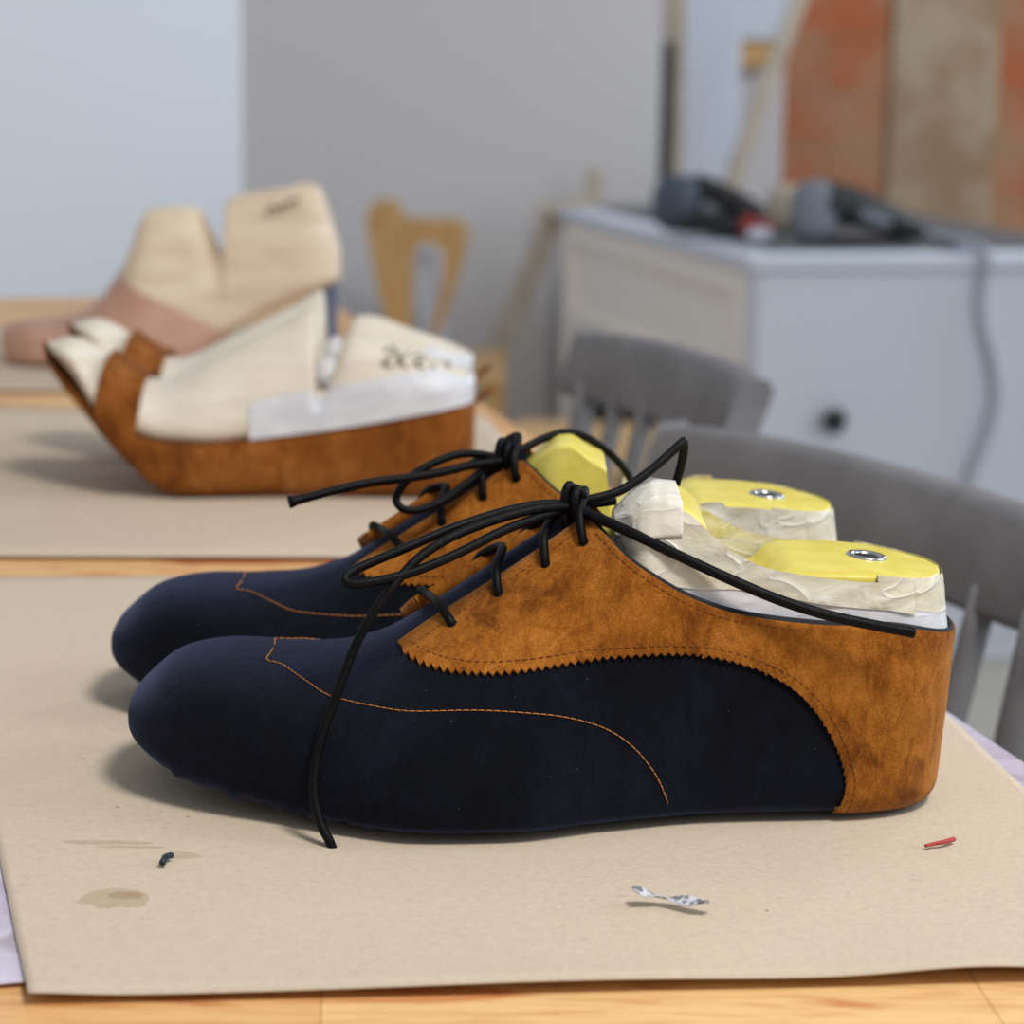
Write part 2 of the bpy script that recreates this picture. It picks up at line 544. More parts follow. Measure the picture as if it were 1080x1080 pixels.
# lilac film under the near sheet
f0 = [on_z(-60, 1040, 0), on_z(1190, 868, 0), on_z(1003, 750, 0), on_z(-60, 845, 0)]
f0 = [on_z(-40, 1042, 0), on_z(900, 960, 0), on_z(700, 700, 0), on_z(-40, 800, 0)]
sheet('plastic_sheet', f0, M['lilac'], 0.0, 'lilac plastic sheet sticking out left of the near kraft paper', 'plastic sheet')
e1, e2 = ra - dr*0.12, ra + dr*0.33
sheet('plastic_sheet', [e1 + lft*0.16, e1 + lft*0.003, e2 + lft*0.003, e2 + lft*0.16], M['lilac'], 0.0,
      'stained lilac plastic strip along the table edge right of the near kraft paper', 'plastic sheet')
def lift1(s, t, p):
    e = math.exp(-t*26)
    a = 0.0032*math.exp(-((s - 0.80)/0.10)**2) + 0.0016*math.exp(-((s - 0.47)/0.2)**2) + 0.0012*math.exp(-(s/0.05)**2)
    crease = 0.0009*math.exp(-((t - 0.14)/0.035)**2)*math.exp(-((s - 0.5)/0.5)**2)
    return e*a + crease*0.6
FP = [on_z(30, 1056, 0), on_z(1180, 1024, 0), on_z(1000, 758, 0), on_z(-64, 612, 0)]
FPb = on_z(905, 606, 0)
FP = [on_z(30, 1056, 0), on_z(1215, 1026, 0), on_z(880, 606, 0), on_z(-62, 612, 0)]
# the right edge must run through (1000,758) and (1080,835)
A_, B_ = on_z(1000, 758, 0), on_z(1080, 835, 0)
dd = A_ - B_
FP[1] = B_ - dd*((B_.y - on_z(1180, 1028, 0).y)/dd.y)
FP[2] = A_ + dd*((on_z(800, 606, 0).y - A_.y)/dd.y)
sheet('kraft_paper', FP, M['kraft'], 0.0011, 'stained sheet of brown kraft paper under the two navy and tan shoes', 'paper', 120, 60, lift1, 'kraft paper sheets on the table')
FP2 = [on_z(-60, 588, 0), on_z(640, 590, 0), on_z(512, 440, 0), on_z(-60, 430, 0)]
sheet('kraft_paper', FP2, M['kraft_far'], 0.0006, 'sheet of brown kraft paper under the rust sandals in the middle of the table', 'paper', 30, 20, None, 'kraft paper sheets on the table')
FP3 = [on_z(-60, 413, 0), on_z(430, 412, 0), on_z(330, 345, 0), on_z(-60, 345, 0)]
sheet('kraft_paper', FP3, M['kraft_far'], 0.0006, 'farthest sheet of kraft paper, under the pale wooden last', 'paper', 30, 20, None, 'kraft paper sheets on the table')
ZP = 0.0022                                     # top of the near kraft paper above the table top

# ------------------------------------------------------------------ the lace-up shoes
YS = 0.795                                      # distance of the near shoe's centre plane
def lx(px, py=800): return at(px, py, YS).x
def lz(px, py): return at(px, py, YS).z - T
def tab(pairs):
    a = sorted(pairs)
    xs = np.array([p[0] for p in a]); ys = np.array([p[1] for p in a])
    # monotone cubic (PCHIP-like) tangents
    h = np.diff(xs); d = np.diff(ys)/h
    m = np.zeros(len(xs)); m[0], m[-1] = d[0], d[-1]
    for i in range(1, len(xs) - 1):
        m[i] = 0 if d[i - 1]*d[i] <= 0 else 2*d[i - 1]*d[i]/(d[i - 1] + d[i])
    def f(x):
        x = min(max(x, xs[0]), xs[-1])
        i = min(int(np.searchsorted(xs, x, 'right')) - 1, len(xs) - 2)
        i = max(i, 0)
        t = (x - xs[i])/h[i]
        return float((2*t**3 - 3*t*t + 1)*ys[i] + (t**3 - 2*t*t + t)*h[i]*m[i] + (-2*t**3 + 3*t*t)*ys[i + 1] + (t**3 - t*t)*h[i]*m[i + 1])
    return f

XT, XH = at(135, 760, YS).x, at(997, 700, YS).x
ztip = lz(136, 762)
crest = tab([(at(x, y, YS).x, at(x, y, YS).z - T) for x, y in
    [(100, 700), (150, 704), (180, 696), (210, 693), (250, 690), (300, 691), (350, 688), (400, 674), (450, 645), (500, 612), (550, 579), (600, 546), (630, 520)]]
    + [(lx(665), 0.136), (lx(720), 0.150), (lx(800), 0.150), (lx(1010), 0.145)])
soleb = tab([(lx(100), 0.015), (lx(150), 0.0125), (lx(205), 0.007), (lx(280), 0.003), (lx(370), 0.0), (lx(1010), 0.0)])
def contact(px, py): return (YS - on_z(px, py, ZP + 0.003).y)/0.95
wlat = tab([(lx(100), .046), (lx(200), .0475), (lx(290), .052)] + [(lx(px), contact(px, py)) for px, py in [(380, 873), (450, 880), (540, 879), (640, 868), (740, 860), (850, 858)]] + [(lx(930), .0355), (lx(1010), .035)])
wmed = tab([(lx(x), v) for x, v in [(100, .042), (200, .043), (300, .044), (400, .044), (480, .042), (560, .039), (650, .035), (750, .032), (850, .0315), (930, .0315), (1010, .032)]])
zmfr = tab([(lx(x), v) for x, v in [(100, .024), (250, .020), (400, .015), (520, .014), (650, .016), (800, .024), (1010, .030)]])
ntop = tab([(lx(x), v) for x, v in [(100, 2.5), (300, 2.3), (400, 1.9), (470, 1.55), (560, 1.38), (620, 1.38), (680, 1.45), (760, 1.75), (1010, 2.0)]])
TOEL, HEELL = 0.058, 0.040
def cap(x, p=2.3):
    c = 1.0
    if x < XT + TOEL:
        c *= max(0, 1 - (1 - (x - XT)/TOEL)**p)**(1/p) if x > XT else 0
    if x > XH - HEELL:
        c *= max(0, 1 - (1 - (XH - x)/HEELL)**2.4)**(1/2.4) if x < XH else 0
    return c
def capz(x):
    return max(0.0, 1 - (1 - min(1, max(0, (x - XT)/0.030)))**2.2)**(1/2.2)
def sec(x, lat):
    """bottom, widest height, top, half width, exponent of the shoe section at x"""
    k = capz(x)
    zb = ztip + (soleb(x) - ztip)*k
    zt = ztip + (crest(x) - ztip)*k
    zm = min(zb + zmfr(x)*k, zb + 0.5*(zt - zb))
    return zb, zm, zt, (wlat if lat else wmed)(x)*cap(x), ntop(x)
def halfw(x, z, lat=True):
    zb, zm, zt, ww, n = sec(x, lat)
    if z >= zt or z <= zb: return 0.0
    if z > zm: return ww*(1 - ((z - zm)/(zt - zm))**n)**(1/n)
    return ww*(1 - ((zm - z)/(zm - zb))**5)**(1/5)
def shear(x, z):
    k = smooth01(lx(860), XH, x)
    return k*(-0.0042*(1 - min(1, max(0, z/0.060))) - 0.003*(1 - min(1, max(0, z/0.008)))**1.7 + 0.0006)
def toeofs(x):                                   # the toe swings a little inward
    return 0.006*smooth01(lx(480), XT, x)
def spos(x, z, lat=True, off=0.0):
    """point of the shoe surface in shoe coordinates: (x, across, height), lateral side negative"""
    wv = halfw(x, z, lat) + off
    return Vector((x + shear(x, z), (-wv if lat else wv) + toeofs(x), z))
def hit(px, py):
    """(x, z) of the point of the near shoe's lateral side seen at a pixel"""
    best, prev = None, None
    for i in range(260):
        Y = 0.70 + 0.115*i/259
        p = at(px, py, Y)
        z = p.z - T - ZP
        x = p.x
        for _ in range(2): x = p.x - shear(x, z)
        g = (Y - YS) - (-halfw(x, z) + toeofs(x))
        zb, zm, zt, ww, n = sec(min(max(x, XT + 1e-4), XH - 1e-4), True)
        ok = zb < z < zt and XT < x < XH
        if ok and g >= 0:
            return (x, z)
        if ok and (best is None or g > best[0]): best = (g, x, z)
    return best[1:] if best else (min(max(at(px, py, YS).x, XT), XH), at(px, py, YS).z - T)

# topline of the upper: height at x
TLP = [hit(x, y) for x, y in [(626, 549), (640, 563), (665, 589), (690, 607), (720, 625), (760, 641), (800, 650), (840, 655), (880, 658), (930, 658)]]
X_OPEN = TLP[0][0]
topl = tab(TLP + [(XH + 0.001, at(1000, 655, YS).z - T - ZP)])
def upper_top(x):
    zt = sec(x, True)[2]
    if x <= lx(612): return zt
    if x >= X_OPEN: return min(zt, topl(x))
    k = (x - lx(612))/(X_OPEN - lx(612))
    return zt + (TLP[0][1] - zt)*k

class Shoe:
    """places shoe coordinates in the world; the second shoe is the mirror foot"""
    def __init__(self, dx, yc, mirror, rz=0.0):
        self.dx, self.yc, self.s = dx, yc, (-1 if mirror else 1)
        self.c, self.sn = math.cos(rz), math.sin(rz)
        self.front = not mirror                   # the side facing the camera: lateral for the near shoe
    def w(self, p):
        x, y = p.x, p.y*self.s
        return Vector((self.dx + x*self.c - y*self.sn, self.yc + x*self.sn + y*self.c, T + ZP + p.z))

def stations():
    xs = []
    for i in range(26): xs.append(XT + 0.05*(i/26)**2)
    n = 70
    for i in range(n): xs.append(XT + 0.05 + (XH - 0.04 - XT - 0.05)*i/n)
    for i in range(27): xs.append(XH - 0.04*(1 - i/26)**2)
    return xs

def build_shoe(S, root):
    xs = stations()
    NL, NU = 12, 26
    V, Fc = [], []
    for side in (True, False):
        base = len(V)
        for x in xs:
            zb, zm, zt, ww, n = sec(x, side)
            ztp = min(upper_top(x), zt)
            fc = math.pi/2 if ztp >= zt - 1e-9 else math.asin(max(0, min(1, ((ztp - zm)/max(1e-9, zt - zm))))**(n/2))
            for j in range(NL + NU + 1):
                if j < NL:
                    a = math.pi/2*(1 - j/NL)
                    y, z = ww*math.cos(a)**(2/5), zm - (zm - zb)*math.sin(a)**(2/5)
                else:
                    a = fc*(j - NL)/NU
                    y, z = ww*max(0, math.cos(a))**(2/n), zm + (zt - zm)*math.sin(a)**(2/n)
                if a > math.pi/2 - 1e-6: y = 0.0
                # gathered pleats of the lasting margin under the toe
                pl = smooth01(XT + 0.012, XT + 0.03, x)*(1 - smooth01(XT + 0.075, XT + 0.10, x))
                if j < NL and pl > 0:
                    z += 0.0013*pl*(0.5 + noise.noise(Vector((x*160, 1, 2))))*2*math.sin((x - XT)/0.0095*2*math.pi + 3*math.sin(x*260))*math.sin(math.pi*min(1, j/NL*1.15))
                p = Vector((x + shear(x, z), (-y if side else y) + toeofs(x), z))
                V.append(S.w(p))
        Fc += [tuple(i + base for i in q_) for q_ in grid_faces(len(xs), NL + NU + 1)]
    up = weld(mk('upper', V, Fc, M['navy'], root), 4e-5)
    up['label'] = 'navy blue suede vamp and toe'
    # --- tan quarters with pinked edge, one on each side
    A = (421, 679)
    pink = [A, (432, 692), (450, 702), (480, 709), (520, 711), (560, 707), (610, 699), (660, 693), (700, 690), (740, 691), (780, 699), (815, 712), (845, 732), (868, 760), (884, 792), (892, 822), (890, 842), (880, 858)]
    lace = [A, (440, 665), (478, 640), (520, 613), (570, 580), (612, 549)]
    topp = [(612, 549), (626, 549)]
    pk = [hit(*p) for p in pink]
    pk[-1] = (pk[-1][0], 0.0016)
    lc = [hit(*p) for p in lace]
    foot = [pk[-1]] + [(pk[-1][0] + (XH - pk[-1][0])*(1 - (1 - t)**2), 0.0016 + 0.002*t) for t in np.linspace(0.06, 1, 30)]
    tl = [lc[-1]] + [(x, topl(x) - 0.0004) for x in np.linspace(X_OPEN, lx(880), 30)] + \
         [(lx(880) + (XH - lx(880))*(1 - (1 - t)**2), topl(lx(880) + (XH - lx(880))*(1 - (1 - t)**2)) - 0.0004) for t in np.linspace(0.04, 1, 40)]
    pks = spline(pk, 12)
    NP, NF = 600, 60
    pr = resample(pks, NP)
    tan_ = np.gradient(pr, axis=0)
    tan_ /= np.linalg.norm(tan_, axis=1)[:, None] + 1e-12
    nor = np.stack([tan_[:, 1], -tan_[:, 0]], 1)
    seglen = np.sum(np.linalg.norm(np.diff(pr, axis=0), axis=1))
    teeth = round(seglen/0.0028)
    ph = np.linspace(0, teeth, NP) % 1.0
    zig = (np.abs(ph - 0.5)*2 - 0.5)*0.0014
    env = np.minimum(1, np.minimum(np.arange(NP), np.arange(NP)[::-1])/8)
    low = np.concatenate([pr + nor*(zig*env)[:, None], resample(foot, NF)[1:]])
    # where along the lower edge the lace edge ends
    iL = int(NP*0.50)
    n_top = len(low) - iL
    tlr_full = np.array(tl)
    # topline, spaced so the last columns gather at the back seam
    dtl = np.concatenate([[0], np.cumsum(np.linalg.norm(np.diff(tlr_full, axis=0), axis=1))])
    n1 = NP - iL
    xm = dtl[-1]*0.86
    tt = np.concatenate([np.linspace(0, xm, n1, endpoint=False), np.zeros(NF - 1)])
    up1 = np.stack([np.interp(tt, dtl, tlr_full[:, k]) for k in (0, 1)], 1)
    x86 = np.interp(xm, dtl, tlr_full[:, 0])
    for k in range(NF - 1):
        t = k/(NF - 2)
        x_ = x86 + (XH - x86)*(1 - (1 - t)**2)
        up1[n1 + k] = (x_, topl(x_) - 0.0004)
        low[NP + k] = (pk[-1][0] + (XH - pk[-1][0])*(1 - (1 - t)**2), 0.0016 + 0.002*t)
    upp = np.concatenate([resample(spline(lc, 10), iL), up1])
    NR = 26
    upp_m = upp.copy()
    for i in range(iL):
        k = smooth01(0, 30, i)
        upp_m[i, 1] += k*(near_crest(upp[i, 0], 0.0034, not S.front) - upp[i, 1])
    for i in range(iL, iL + 24):
        k = 1 - smooth01(0, 24, i - iL)
        upp_m[i, 1] += k*max(0, near_crest(upp[i, 0], 0.0034, not S.front) - upp[i, 1])
    for side in (True, False):
        P = np.zeros((len(low), NR + 1, 3))
        for i in range(len(low)):
            for j in range(NR + 1):
                t = j/NR
                x, z = low[i]*(1 - t) + (upp if side == S.front else upp_m)[i]*t
                x = min(x, XH)
                P[i, j] = spos(x, z, side)
        du = np.gradient(P, axis=0); dv = np.gradient(P, axis=1)
        nn = np.cross(du, dv)
        ln = np.linalg.norm(nn, axis=2)
        # fall back to the outward direction where the strip pinches to a point
        out = np.zeros_like(P); out[..., 1] = -1 if side else 1
        ok = ln > 1e-12
        nn[ok] /= ln[ok][:, None]
        nn[~ok] = out[~ok]
        flip = (nn[..., 1]*(-1 if side else 1) < 0) & (np.abs(nn[..., 1]) > 0.2)
        nn[flip] *= -1
        fx = (np.abs(nn[..., 1]) <= 0.2) & (P[..., 0] > XH - 0.02) & (nn[..., 0] < 0)
        nn[fx] *= -1
        nrow = P.shape[1]
        th = 0.0013
        Vt, Ft = [], []
        for lay in (th, -0.0004):
            for i in range(len(low)):
                for j in range(nrow):
                    wv = (0.0 if side == S.front else 0.0034*smooth01(0.72, 1, j/NR)*(1 - smooth01(iL - 20, iL + 20, i))) + 0.00035*noise.noise(Vector((P[i, j, 0]*55, P[i, j, 2]*55, 3.0 if side else 9.0)))
                    Vt.append(S.w(Vector(P[i, j] + nn[i, j]*(lay + (wv if lay > 0 else 0)))))
        g = grid_faces(len(low), nrow)
        n0 = len(low)*nrow
        Ft += g + [tuple(k + n0 for k in q_[::-1]) for q_ in g]
        rim = [(i, 0) for i in range(len(low))] + [(len(low) - 1, j) for j in range(1, nrow)] + [(i, nrow - 1) for i in range(len(low) - 2, -1, -1)] + [(0, j) for j in range(nrow - 2, 0, -1)]
        for k in range(len(rim)):
            a_, b_ = rim[k], rim[(k + 1) % len(rim)]
            ia, ib = a_[0]*nrow + a_[1], b_[0]*nrow + b_[1]
            Ft.append((ia, ia + n0, ib + n0, ib))
        qd = mk('quarter', Vt, Ft, M['tan'], root)
        weld(qd, 2e-6)
        # rim faces flat so the pinked cut reads
        qd['label'] = 'tan suede quarter with pinked zigzag edge'
        # --- stitch rows along the quarter's edges (child of the quarter)
        mb = MB()
        inner = pr - nor*0.0030
        dashes(mb, S, inner[12:-6], side, 0.0017, 0.0010, 0.00022, th)
        edge = np.array([p for p in (list(resample(tl, 400)[18:250]))]) - np.array([0, 0.0024])
        dashes(mb, S, edge, side, 0.0017, 0.0010, 0.00022, th)
        lcr = resample(spline(lc, 10), 200) if side == S.front else upp_m[:iL][np.linspace(0, iL - 1, 200).astype(int)]
        le = np.stack([lcr[:, 0] + 0.0012, lcr[:, 1] - 0.0024], 1)
        dashes(mb, S, le[14:-6], side, 0.0017, 0.0010, 0.00022, th)
        mb.build('stitching', M['brownthread'], qd, True)
        # --- punched eyelets: black discs painted for the dark inside the holes
        for ke, (px, py) in enumerate(EYE):
            x, z = eyexz(ke, side, S.front)
            c0 = spos(x, z, side)
            a_ = spos(x + 0.002, z, side) - c0
            b_ = spos(x, z + 0.002, side) - c0
            n_ = a_.cross(b_).normalized()
            if n_.y*(-1 if side else 1) < 0: n_ = -n_
            u_ = a_.normalized(); v_ = n_.cross(u_)
            r_ = 0.0019
            prof = [(0, 0.0015), (r_*0.8, 0.0015), (r_, 0.00135), (r_, 0.0)]
            vv = []
            for k in range(16):
                an = 2*math.pi*k/16
                for rr, hh in prof:
                    vv.append(S.w(c0 + (u_*math.cos(an) + v_*math.sin(an))*rr + n_*hh))
            ff = [(k*4 + m_, ((k + 1) % 16)*4 + m_, ((k + 1) % 16)*4 + m_ + 1, k*4 + m_ + 1) for k in range(16) for m_ in range(3)]
            weld(mk('eyelet_shade', vv, ff, M['black'], qd), 1e-6)
    # --- orange seam of the vamp on both sides
    seam = [(300, 702), (325, 719), (350, 734), (400, 746), (440, 750), (500, 749), (560, 752), (600, 757), (640, 769), (668, 788), (690, 815), (701, 838), (705, 852)]
    sm = [hit(*p) for p in seam]
    x1 = lx(288)
    sm = [(x1, sec(x1, True)[2] - 1e-5), (x1 - 0.0006, sec(x1 - 0.0006, True)[2] - 0.0008)] + sm
    smr = resample(spline(sm, 14), 900)
    mb = MB()
    for side in (True, False):
        dashes(mb, S, smr, side, 0.0022, 0.0004, 0.00023, 0.0001)
    mb.build('vamp_seam', M['thread'], root, True)['label'] = 'orange stitched seam line'
    # --- dark lining showing above the topline
    Vl, Fl = [], []
    for side in (True, False):
        xx = list(np.linspace(X_OPEN, XH - 0.03, 50)) + [XH - 0.03*(1 - t)**2 for t in np.linspace(0.03, 1, 30)]
        b0 = len(Vl)
        for x in xx:
            z = topl(x)
            e = 0.0005 + 0.0005*math.sin((x - X_OPEN)*26)
            for off, dz in ((0.0005, -0.002), (0.0005, e), (-0.0008, e), (-0.0008, -0.004)):
                p = spos(x, z, side, off)
                if x > XH - 0.02: p.x += off*smooth01(XH - 0.02, XH, x)
                p.z = z + dz
                Vl.append(S.w(p))
        Fl += [tuple(i + b0 for i in q_) for q_ in grid_faces(len(xx), 4)]
    weld(mk('lining', Vl, Fl, M['lining'], root), 1e-6)

def near_crest(x, wv, lat):
    zb, zm, zt, ww, n = sec(x, lat)
    return zm + (zt - zm)*max(0, 1 - (wv/ww)**n)**(1/n)
def eyexz(k, side, front):
    x, z = hit(*EYE[k])
    return (x, z) if side == front else (x - (0.012, 0.010, 0.011, 0.005)[k], near_crest(x - (0.012, 0.010, 0.011, 0.005)[k], 0.009, not front))
EYE = [(478, 660), (527, 628), (577, 597), (617, 573)]
def dashes(mb, S, path, side, dash, gap, r, lift):
    """small stitches lying on the shoe along a path of (x, z)"""
    P = [spos(min(x, XH), z, side) for x, z in path]
    d = [0.0]
    for a, b_ in zip(P, P[1:]): d.append(d[-1] + (b_ - a).length)
    pos = 0.0
    arr = np.array([tuple(p) for p in P])
    path = np.array(path)
    def pt(t):
        x, z = np.interp(t, d, path[:, 0]), np.interp(t, d, path[:, 1])
        return x, z
    while pos + dash < d[-1]:
        q_ = []
        for k in range(4):
            x, z = pt(pos + dash*k/3)
            c0 = spos(x, z, side)
            a_ = spos(x + 0.0008, z, side) - spos(x - 0.0008, z, side)
            zb, zm, zt, ww, n = sec(x, side)
            b_ = spos(x, max(zb, z - 0.0006), side) - spos(x, min(zt, z + 0.0006), side)
            n_ = a_.cross(b_)
            n_ = n_.normalized() if n_.length > 1e-12 else Vector((0, -1 if side else 1, 0))
            if n_.y*(-1 if side else 1) < -0.1 or (abs(n_.y) <= 0.1 and n_.z < 0): n_ = -n_
            h = lift + (r*0.9 if 0 < k < 3 else 0.0)
            q_.append(S.w(c0 + n_*h))
        v_, f_ = tube_geo(q_, r, 5, sub=2)
        mb.add(v_, f_)
        pos += dash + gap

# --- the last inside the shoe
def last_top(cone):
    return tab(cone + [(lx(745), 0.0815), (lx(770), 0.0785), (lx(790), 0.0800), (lx(806), 0.0852), (lx(822), 0.0868), (lx(860), 0.0868), (lx(980), 0.0832), (lx(1010), 0.0825)])
LTOP_N = last_top([(lx(x), lz(x, y) - ZP) for x, y in [(628, 556), (640, 545), (655, 529), (668, 519), (680, 515), (700, 518), (728, 536), (731, 545), (732.5, 565), (734, 590)]])
def rx_(px, py):
    p = at(px, py, 0.906)
    return (p.x + 0.0235, p.z - T - ZP)
LTOP_R = last_top([rx_(540, 506), rx_(552, 492), rx_(575, 473), rx_(592, 463), rx_(600, 463), rx_(622, 476), rx_(637, 484), rx_(639.5, 492), rx_(640.5, 520), rx_(641.5, 543)])
def lzn(px, py): return at(px, py, 0.772).z - T - ZP
HI_N = tab([(lx(x), lzn(x, y)) for x, y in [(636, 545), (655, 522), (690, 514), (701, 532), (715, 541), (735, 560), (760, 578), (790, 592), (830, 600), (880, 607), (946, 612)]])
HI_R = tab([(lx(636), 0.085), (lx(730), 0.084), (lx(760), 0.082), (lx(800), 0.0845), (lx(830), 0.088), (lx(946), 0.086)])
def build_last(S, root, taped_cone):
    ltop = LTOP_N if taped_cone else LTOP_R
    hi = HI_N if taped_cone else HI_R
    X0, X1 = lx(629) if taped_cone else rx_(541, 505)[0], XH - 0.0010
    xs = list(np.linspace(X0, lx(724), 30)) + list(np.linspace(lx(725), lx(738), 16)) + list(np.linspace(lx(740), lx(830), 40)) + list(np.linspace(lx(835), X1 - 0.03, 14)) + [X1 - 0.03*(1 - t)**2 for t in np.linspace(0.03, 1, 26)]
    def lw(x, z, side, off=0.0):
        """half width of the last: inside the upper, leaning in above it"""
        zz = min(z, 0.120)
        v0 = halfw(x, min(zz, sec(x, side)[2]*0.985), side) - 0.0016
        if x > X1 - 0.04:
            v0 = min(v0, (wlat if side else wmed)(x)*0.82*max(0, 1 - (1 - (X1 - x)/0.04)**2.4)**(1/2.4)*1.12*(1 - 3.0*max(0, z - 0.062)))
        nose = smooth01(X0 - 0.004, X0 + 0.016, x)
        return max(0.0003, v0*(0.35 + 0.65*nose)) + off
    def lean(x, z):                              # the back of the heel block slopes forward
        return -smooth01(lx(900), X1, x)*max(0, z - 0.06)*0.16
    V, Fc = [], []
    for side in (True, False):
        b0 = len(V)
        for x in xs:
            zt_ = ltop(x)
            zb_ = (min(topl(x), zt_) - 0.012) if x > X_OPEN else zt_ - 0.01
            bev = 0.0022
            row = []
            for k in range(12):
                z = zb_ + (zt_ - bev - zb_)*k/11
                row.append((lw(x, z, side), z))
            wt = row[-1][0]
            for a in (0.35, 0.75, 1.1, 1.571):
                row.append((max(0, wt - bev*(1 - math.cos(a))), zt_ - bev + bev*math.sin(a)))
            row.append((max(0, wt - bev)*0.5, zt_ + 0.0003)); row.append((0.0, zt_ + 0.0004))
            for y, z in row:
                V.append(S.w(Vector((x + lean(x, z), (-y if side else y) + toeofs(x), z))))
        Fc += [tuple(i + b0 for i in q_) for q_ in grid_faces(len(xs), 18)]
    body = weld(mk('last_body', V, Fc, M['yellow'], root), 2e-5)
    bm = bmesh.new(); bm.from_mesh(body.data)
    for e in bm.edges:
        if len(e.link_faces) == 2 and e.calc_face_angle(0) > 0.6: e.smooth = False
    bm.to_mesh(body.data); bm.free()
    body['label'] = 'yellow plastic body of the last'
    # tape wraps: strips between two heights on the side of the last
    def wrap(name, mat, x_a, x_b, zlo, zhi, off, label, wob=0.0004, n=90, sides=(True, False), seed=0):
        Vt, Ft = [], []
        for side in sides:
            b0 = len(Vt)
            if x_b >= X1 - 1e-6:
                xx = list(np.linspace(x_a, X1 - 0.03, n)) + [X1 - 0.03*(1 - t)**2 for t in np.linspace(0.03, 1, 26)]
            else:
                xx = list(np.linspace(x_a, x_b, n))
            NRr = 16
            for x in xx:
                a_, c_ = zlo(x), max(zlo(x) + 0.0004, zhi(x))
                for k in range(NRr + 1):
                    z = a_ + (c_ - a_)*k/NRr
                    dg = noise.noise(Vector(((x*0.8 + z*1.1)*50 + seed, (z - x*0.45)*150, 2.0 if side else 7.0)))
                    o_ = off + wob*(dg if dg > 0 else dg*0.4)
                    y = lw(x, z, side) + o_
                    Vt.append(S.w(Vector((x + lean(x, z) + o_*smooth01(X1 - 0.015, X1, x), (-y if side else y) + toeofs(x), z))))
            Ft += [tuple(i + b0 for i in q_) for q_ in grid_faces(len(xx), NRr + 1)]
        o = weld(mk(name, Vt, Ft, mat, root), 1e-6)
        o['label'] = label
        return o
    tlo = lambda x: (topl(x) if x > X_OPEN else ltop(x) - 0.004) - 0.003
    band = lambda x: 0.0085*smooth01(lx(672), lx(770), x) - 0.003*smooth01(lx(790), lx(930), x)
    wrap('white_tape', M['whitetape'], lx(640) if taped_cone else lx(738), X1, tlo, lambda x: min(ltop(x) - 0.0035 + 0.03*smooth01(lx(722), lx(732), x)*(1 - smooth01(lx(795), lx(806), x)), (topl(x) if x > X_OPEN else 0.095) + band(x) + 0.004), 0.0005,
         'bluish white tape band along the shoe opening', 0.0001, 90)
    for sd in (True, False):
        wrap('masking_tape', M['tape'], lx(640) if taped_cone else lx(738), lx(946), lambda x: tlo(x) + 0.002 + band(x),
             lambda x: min(hi(x), ltop(x) - 0.0005 + 0.03*smooth01(lx(722), lx(732), x)*(1 - smooth01(lx(812), lx(850), x))), 0.0010, 'crinkled beige masking tape over the side', 0.0013, 120, (sd,))
    wrap('heel_tape', M['tape'], lx(948), X1, lambda x: topl(x) + 0.006, lambda x: ltop(x) + 0.0002, 0.0007, 'beige masking tape round the back of the heel', 0.0003, 20, seed=40)
    if taped_cone:
        # the white wrap folded over the top of the cone
        Vt = []
        xx = np.linspace(lx(640), lx(706), 40)
        for i, x in enumerate(xx):
            zt_ = ltop(x) + 0.0006
            zl = 0.0955 + 0.0035*(i/39)
            wl, wm = lw(x, zt_, True) + 0.0012, lw(x, zt_, False) + 0.0012
            for k in range(25):
                t = k/24
                if t < 0.4: y, z = -(lw(x, zl, True) + 0.0016)*(1 - t/0.4) - wl*t/0.4, zl + (zt_ - zl)*(t/0.4)
                elif t > 0.6: y, z = wm + (lw(x, zl, False) + 0.0016 - wm)*(t - 0.6)/0.4, zt_ - (zt_ - zl)*(t - 0.6)/0.4
                else: y, z = -wl + (wl + wm)*(t - 0.4)/0.2, zt_ + 0.0006
                dgn = noise.noise(Vector((x*260, y*200, z*220)))*0.0008
                Vt.append(S.w(Vector((x, y + toeofs(x), z + dgn))))
        o = mk('cone_tape', Vt, grid_faces(40, 25), M['conetape'], root)
        s_ = o.modifiers.new('thickness', 'SOLIDIFY'); s_.thickness = 0.0003; s_.offset = 1
        o['label'] = 'white crumpled tape folded over the cone'
    # steel bushing in the heel top
    xb = lx(903)
    zt_ = ltop(xb) + 0.0004
    c0 = S.w(Vector((xb, 0, zt_)))
    tilt = Matrix.Rotation(math.atan2(ltop(lx(860)) - ltop(lx(940)), lx(940) - lx(860)), 3, 'Y')
    mb = MB()
    mb.lathe(c0, [(0.0072, -0.001), (0.0072, 0.0003), (0.0066, 0.0008), (0.0054, 0.0008), (0.0046, 0.0003), (0.0045, -0.0002)], 28, tilt)
    bu = mb.build('bushing', M['steel'], root, True); bu['label'] = 'steel bushing ring'
    mb = MB(); mb.lathe(c0, [(0.0, 0.0001), (0.0045, 0.0001), (0.0045, -0.001)], 20, tilt)
    mb.build('bushing_hole_shade', M['black'], bu, True)  # black disc in place of the shaded hollow of the ring

def cord_path(pts): return [at(px, py, Y) for px, py, Y in pts]

# near shoe: left foot, lateral side to the camera
SN = Shoe(0, YS, False)
near = empty('lace_up_shoe', (lx(560), YS, T + ZP), 'nearer navy and tan suede lace-up shoe, its whole side facing the camera', 'shoe', 'pair of lace-up shoes on lasts')
build_shoe(SN, near)
nlast = empty('shoe_last', (lx(860), YS, T + ZP + 0.05), 'taped yellow plastic last with steel bushing inside the nearer lace-up shoe', 'shoe last', 'yellow lasts inside the lace-up shoes')
build_last(SN, nlast, True)

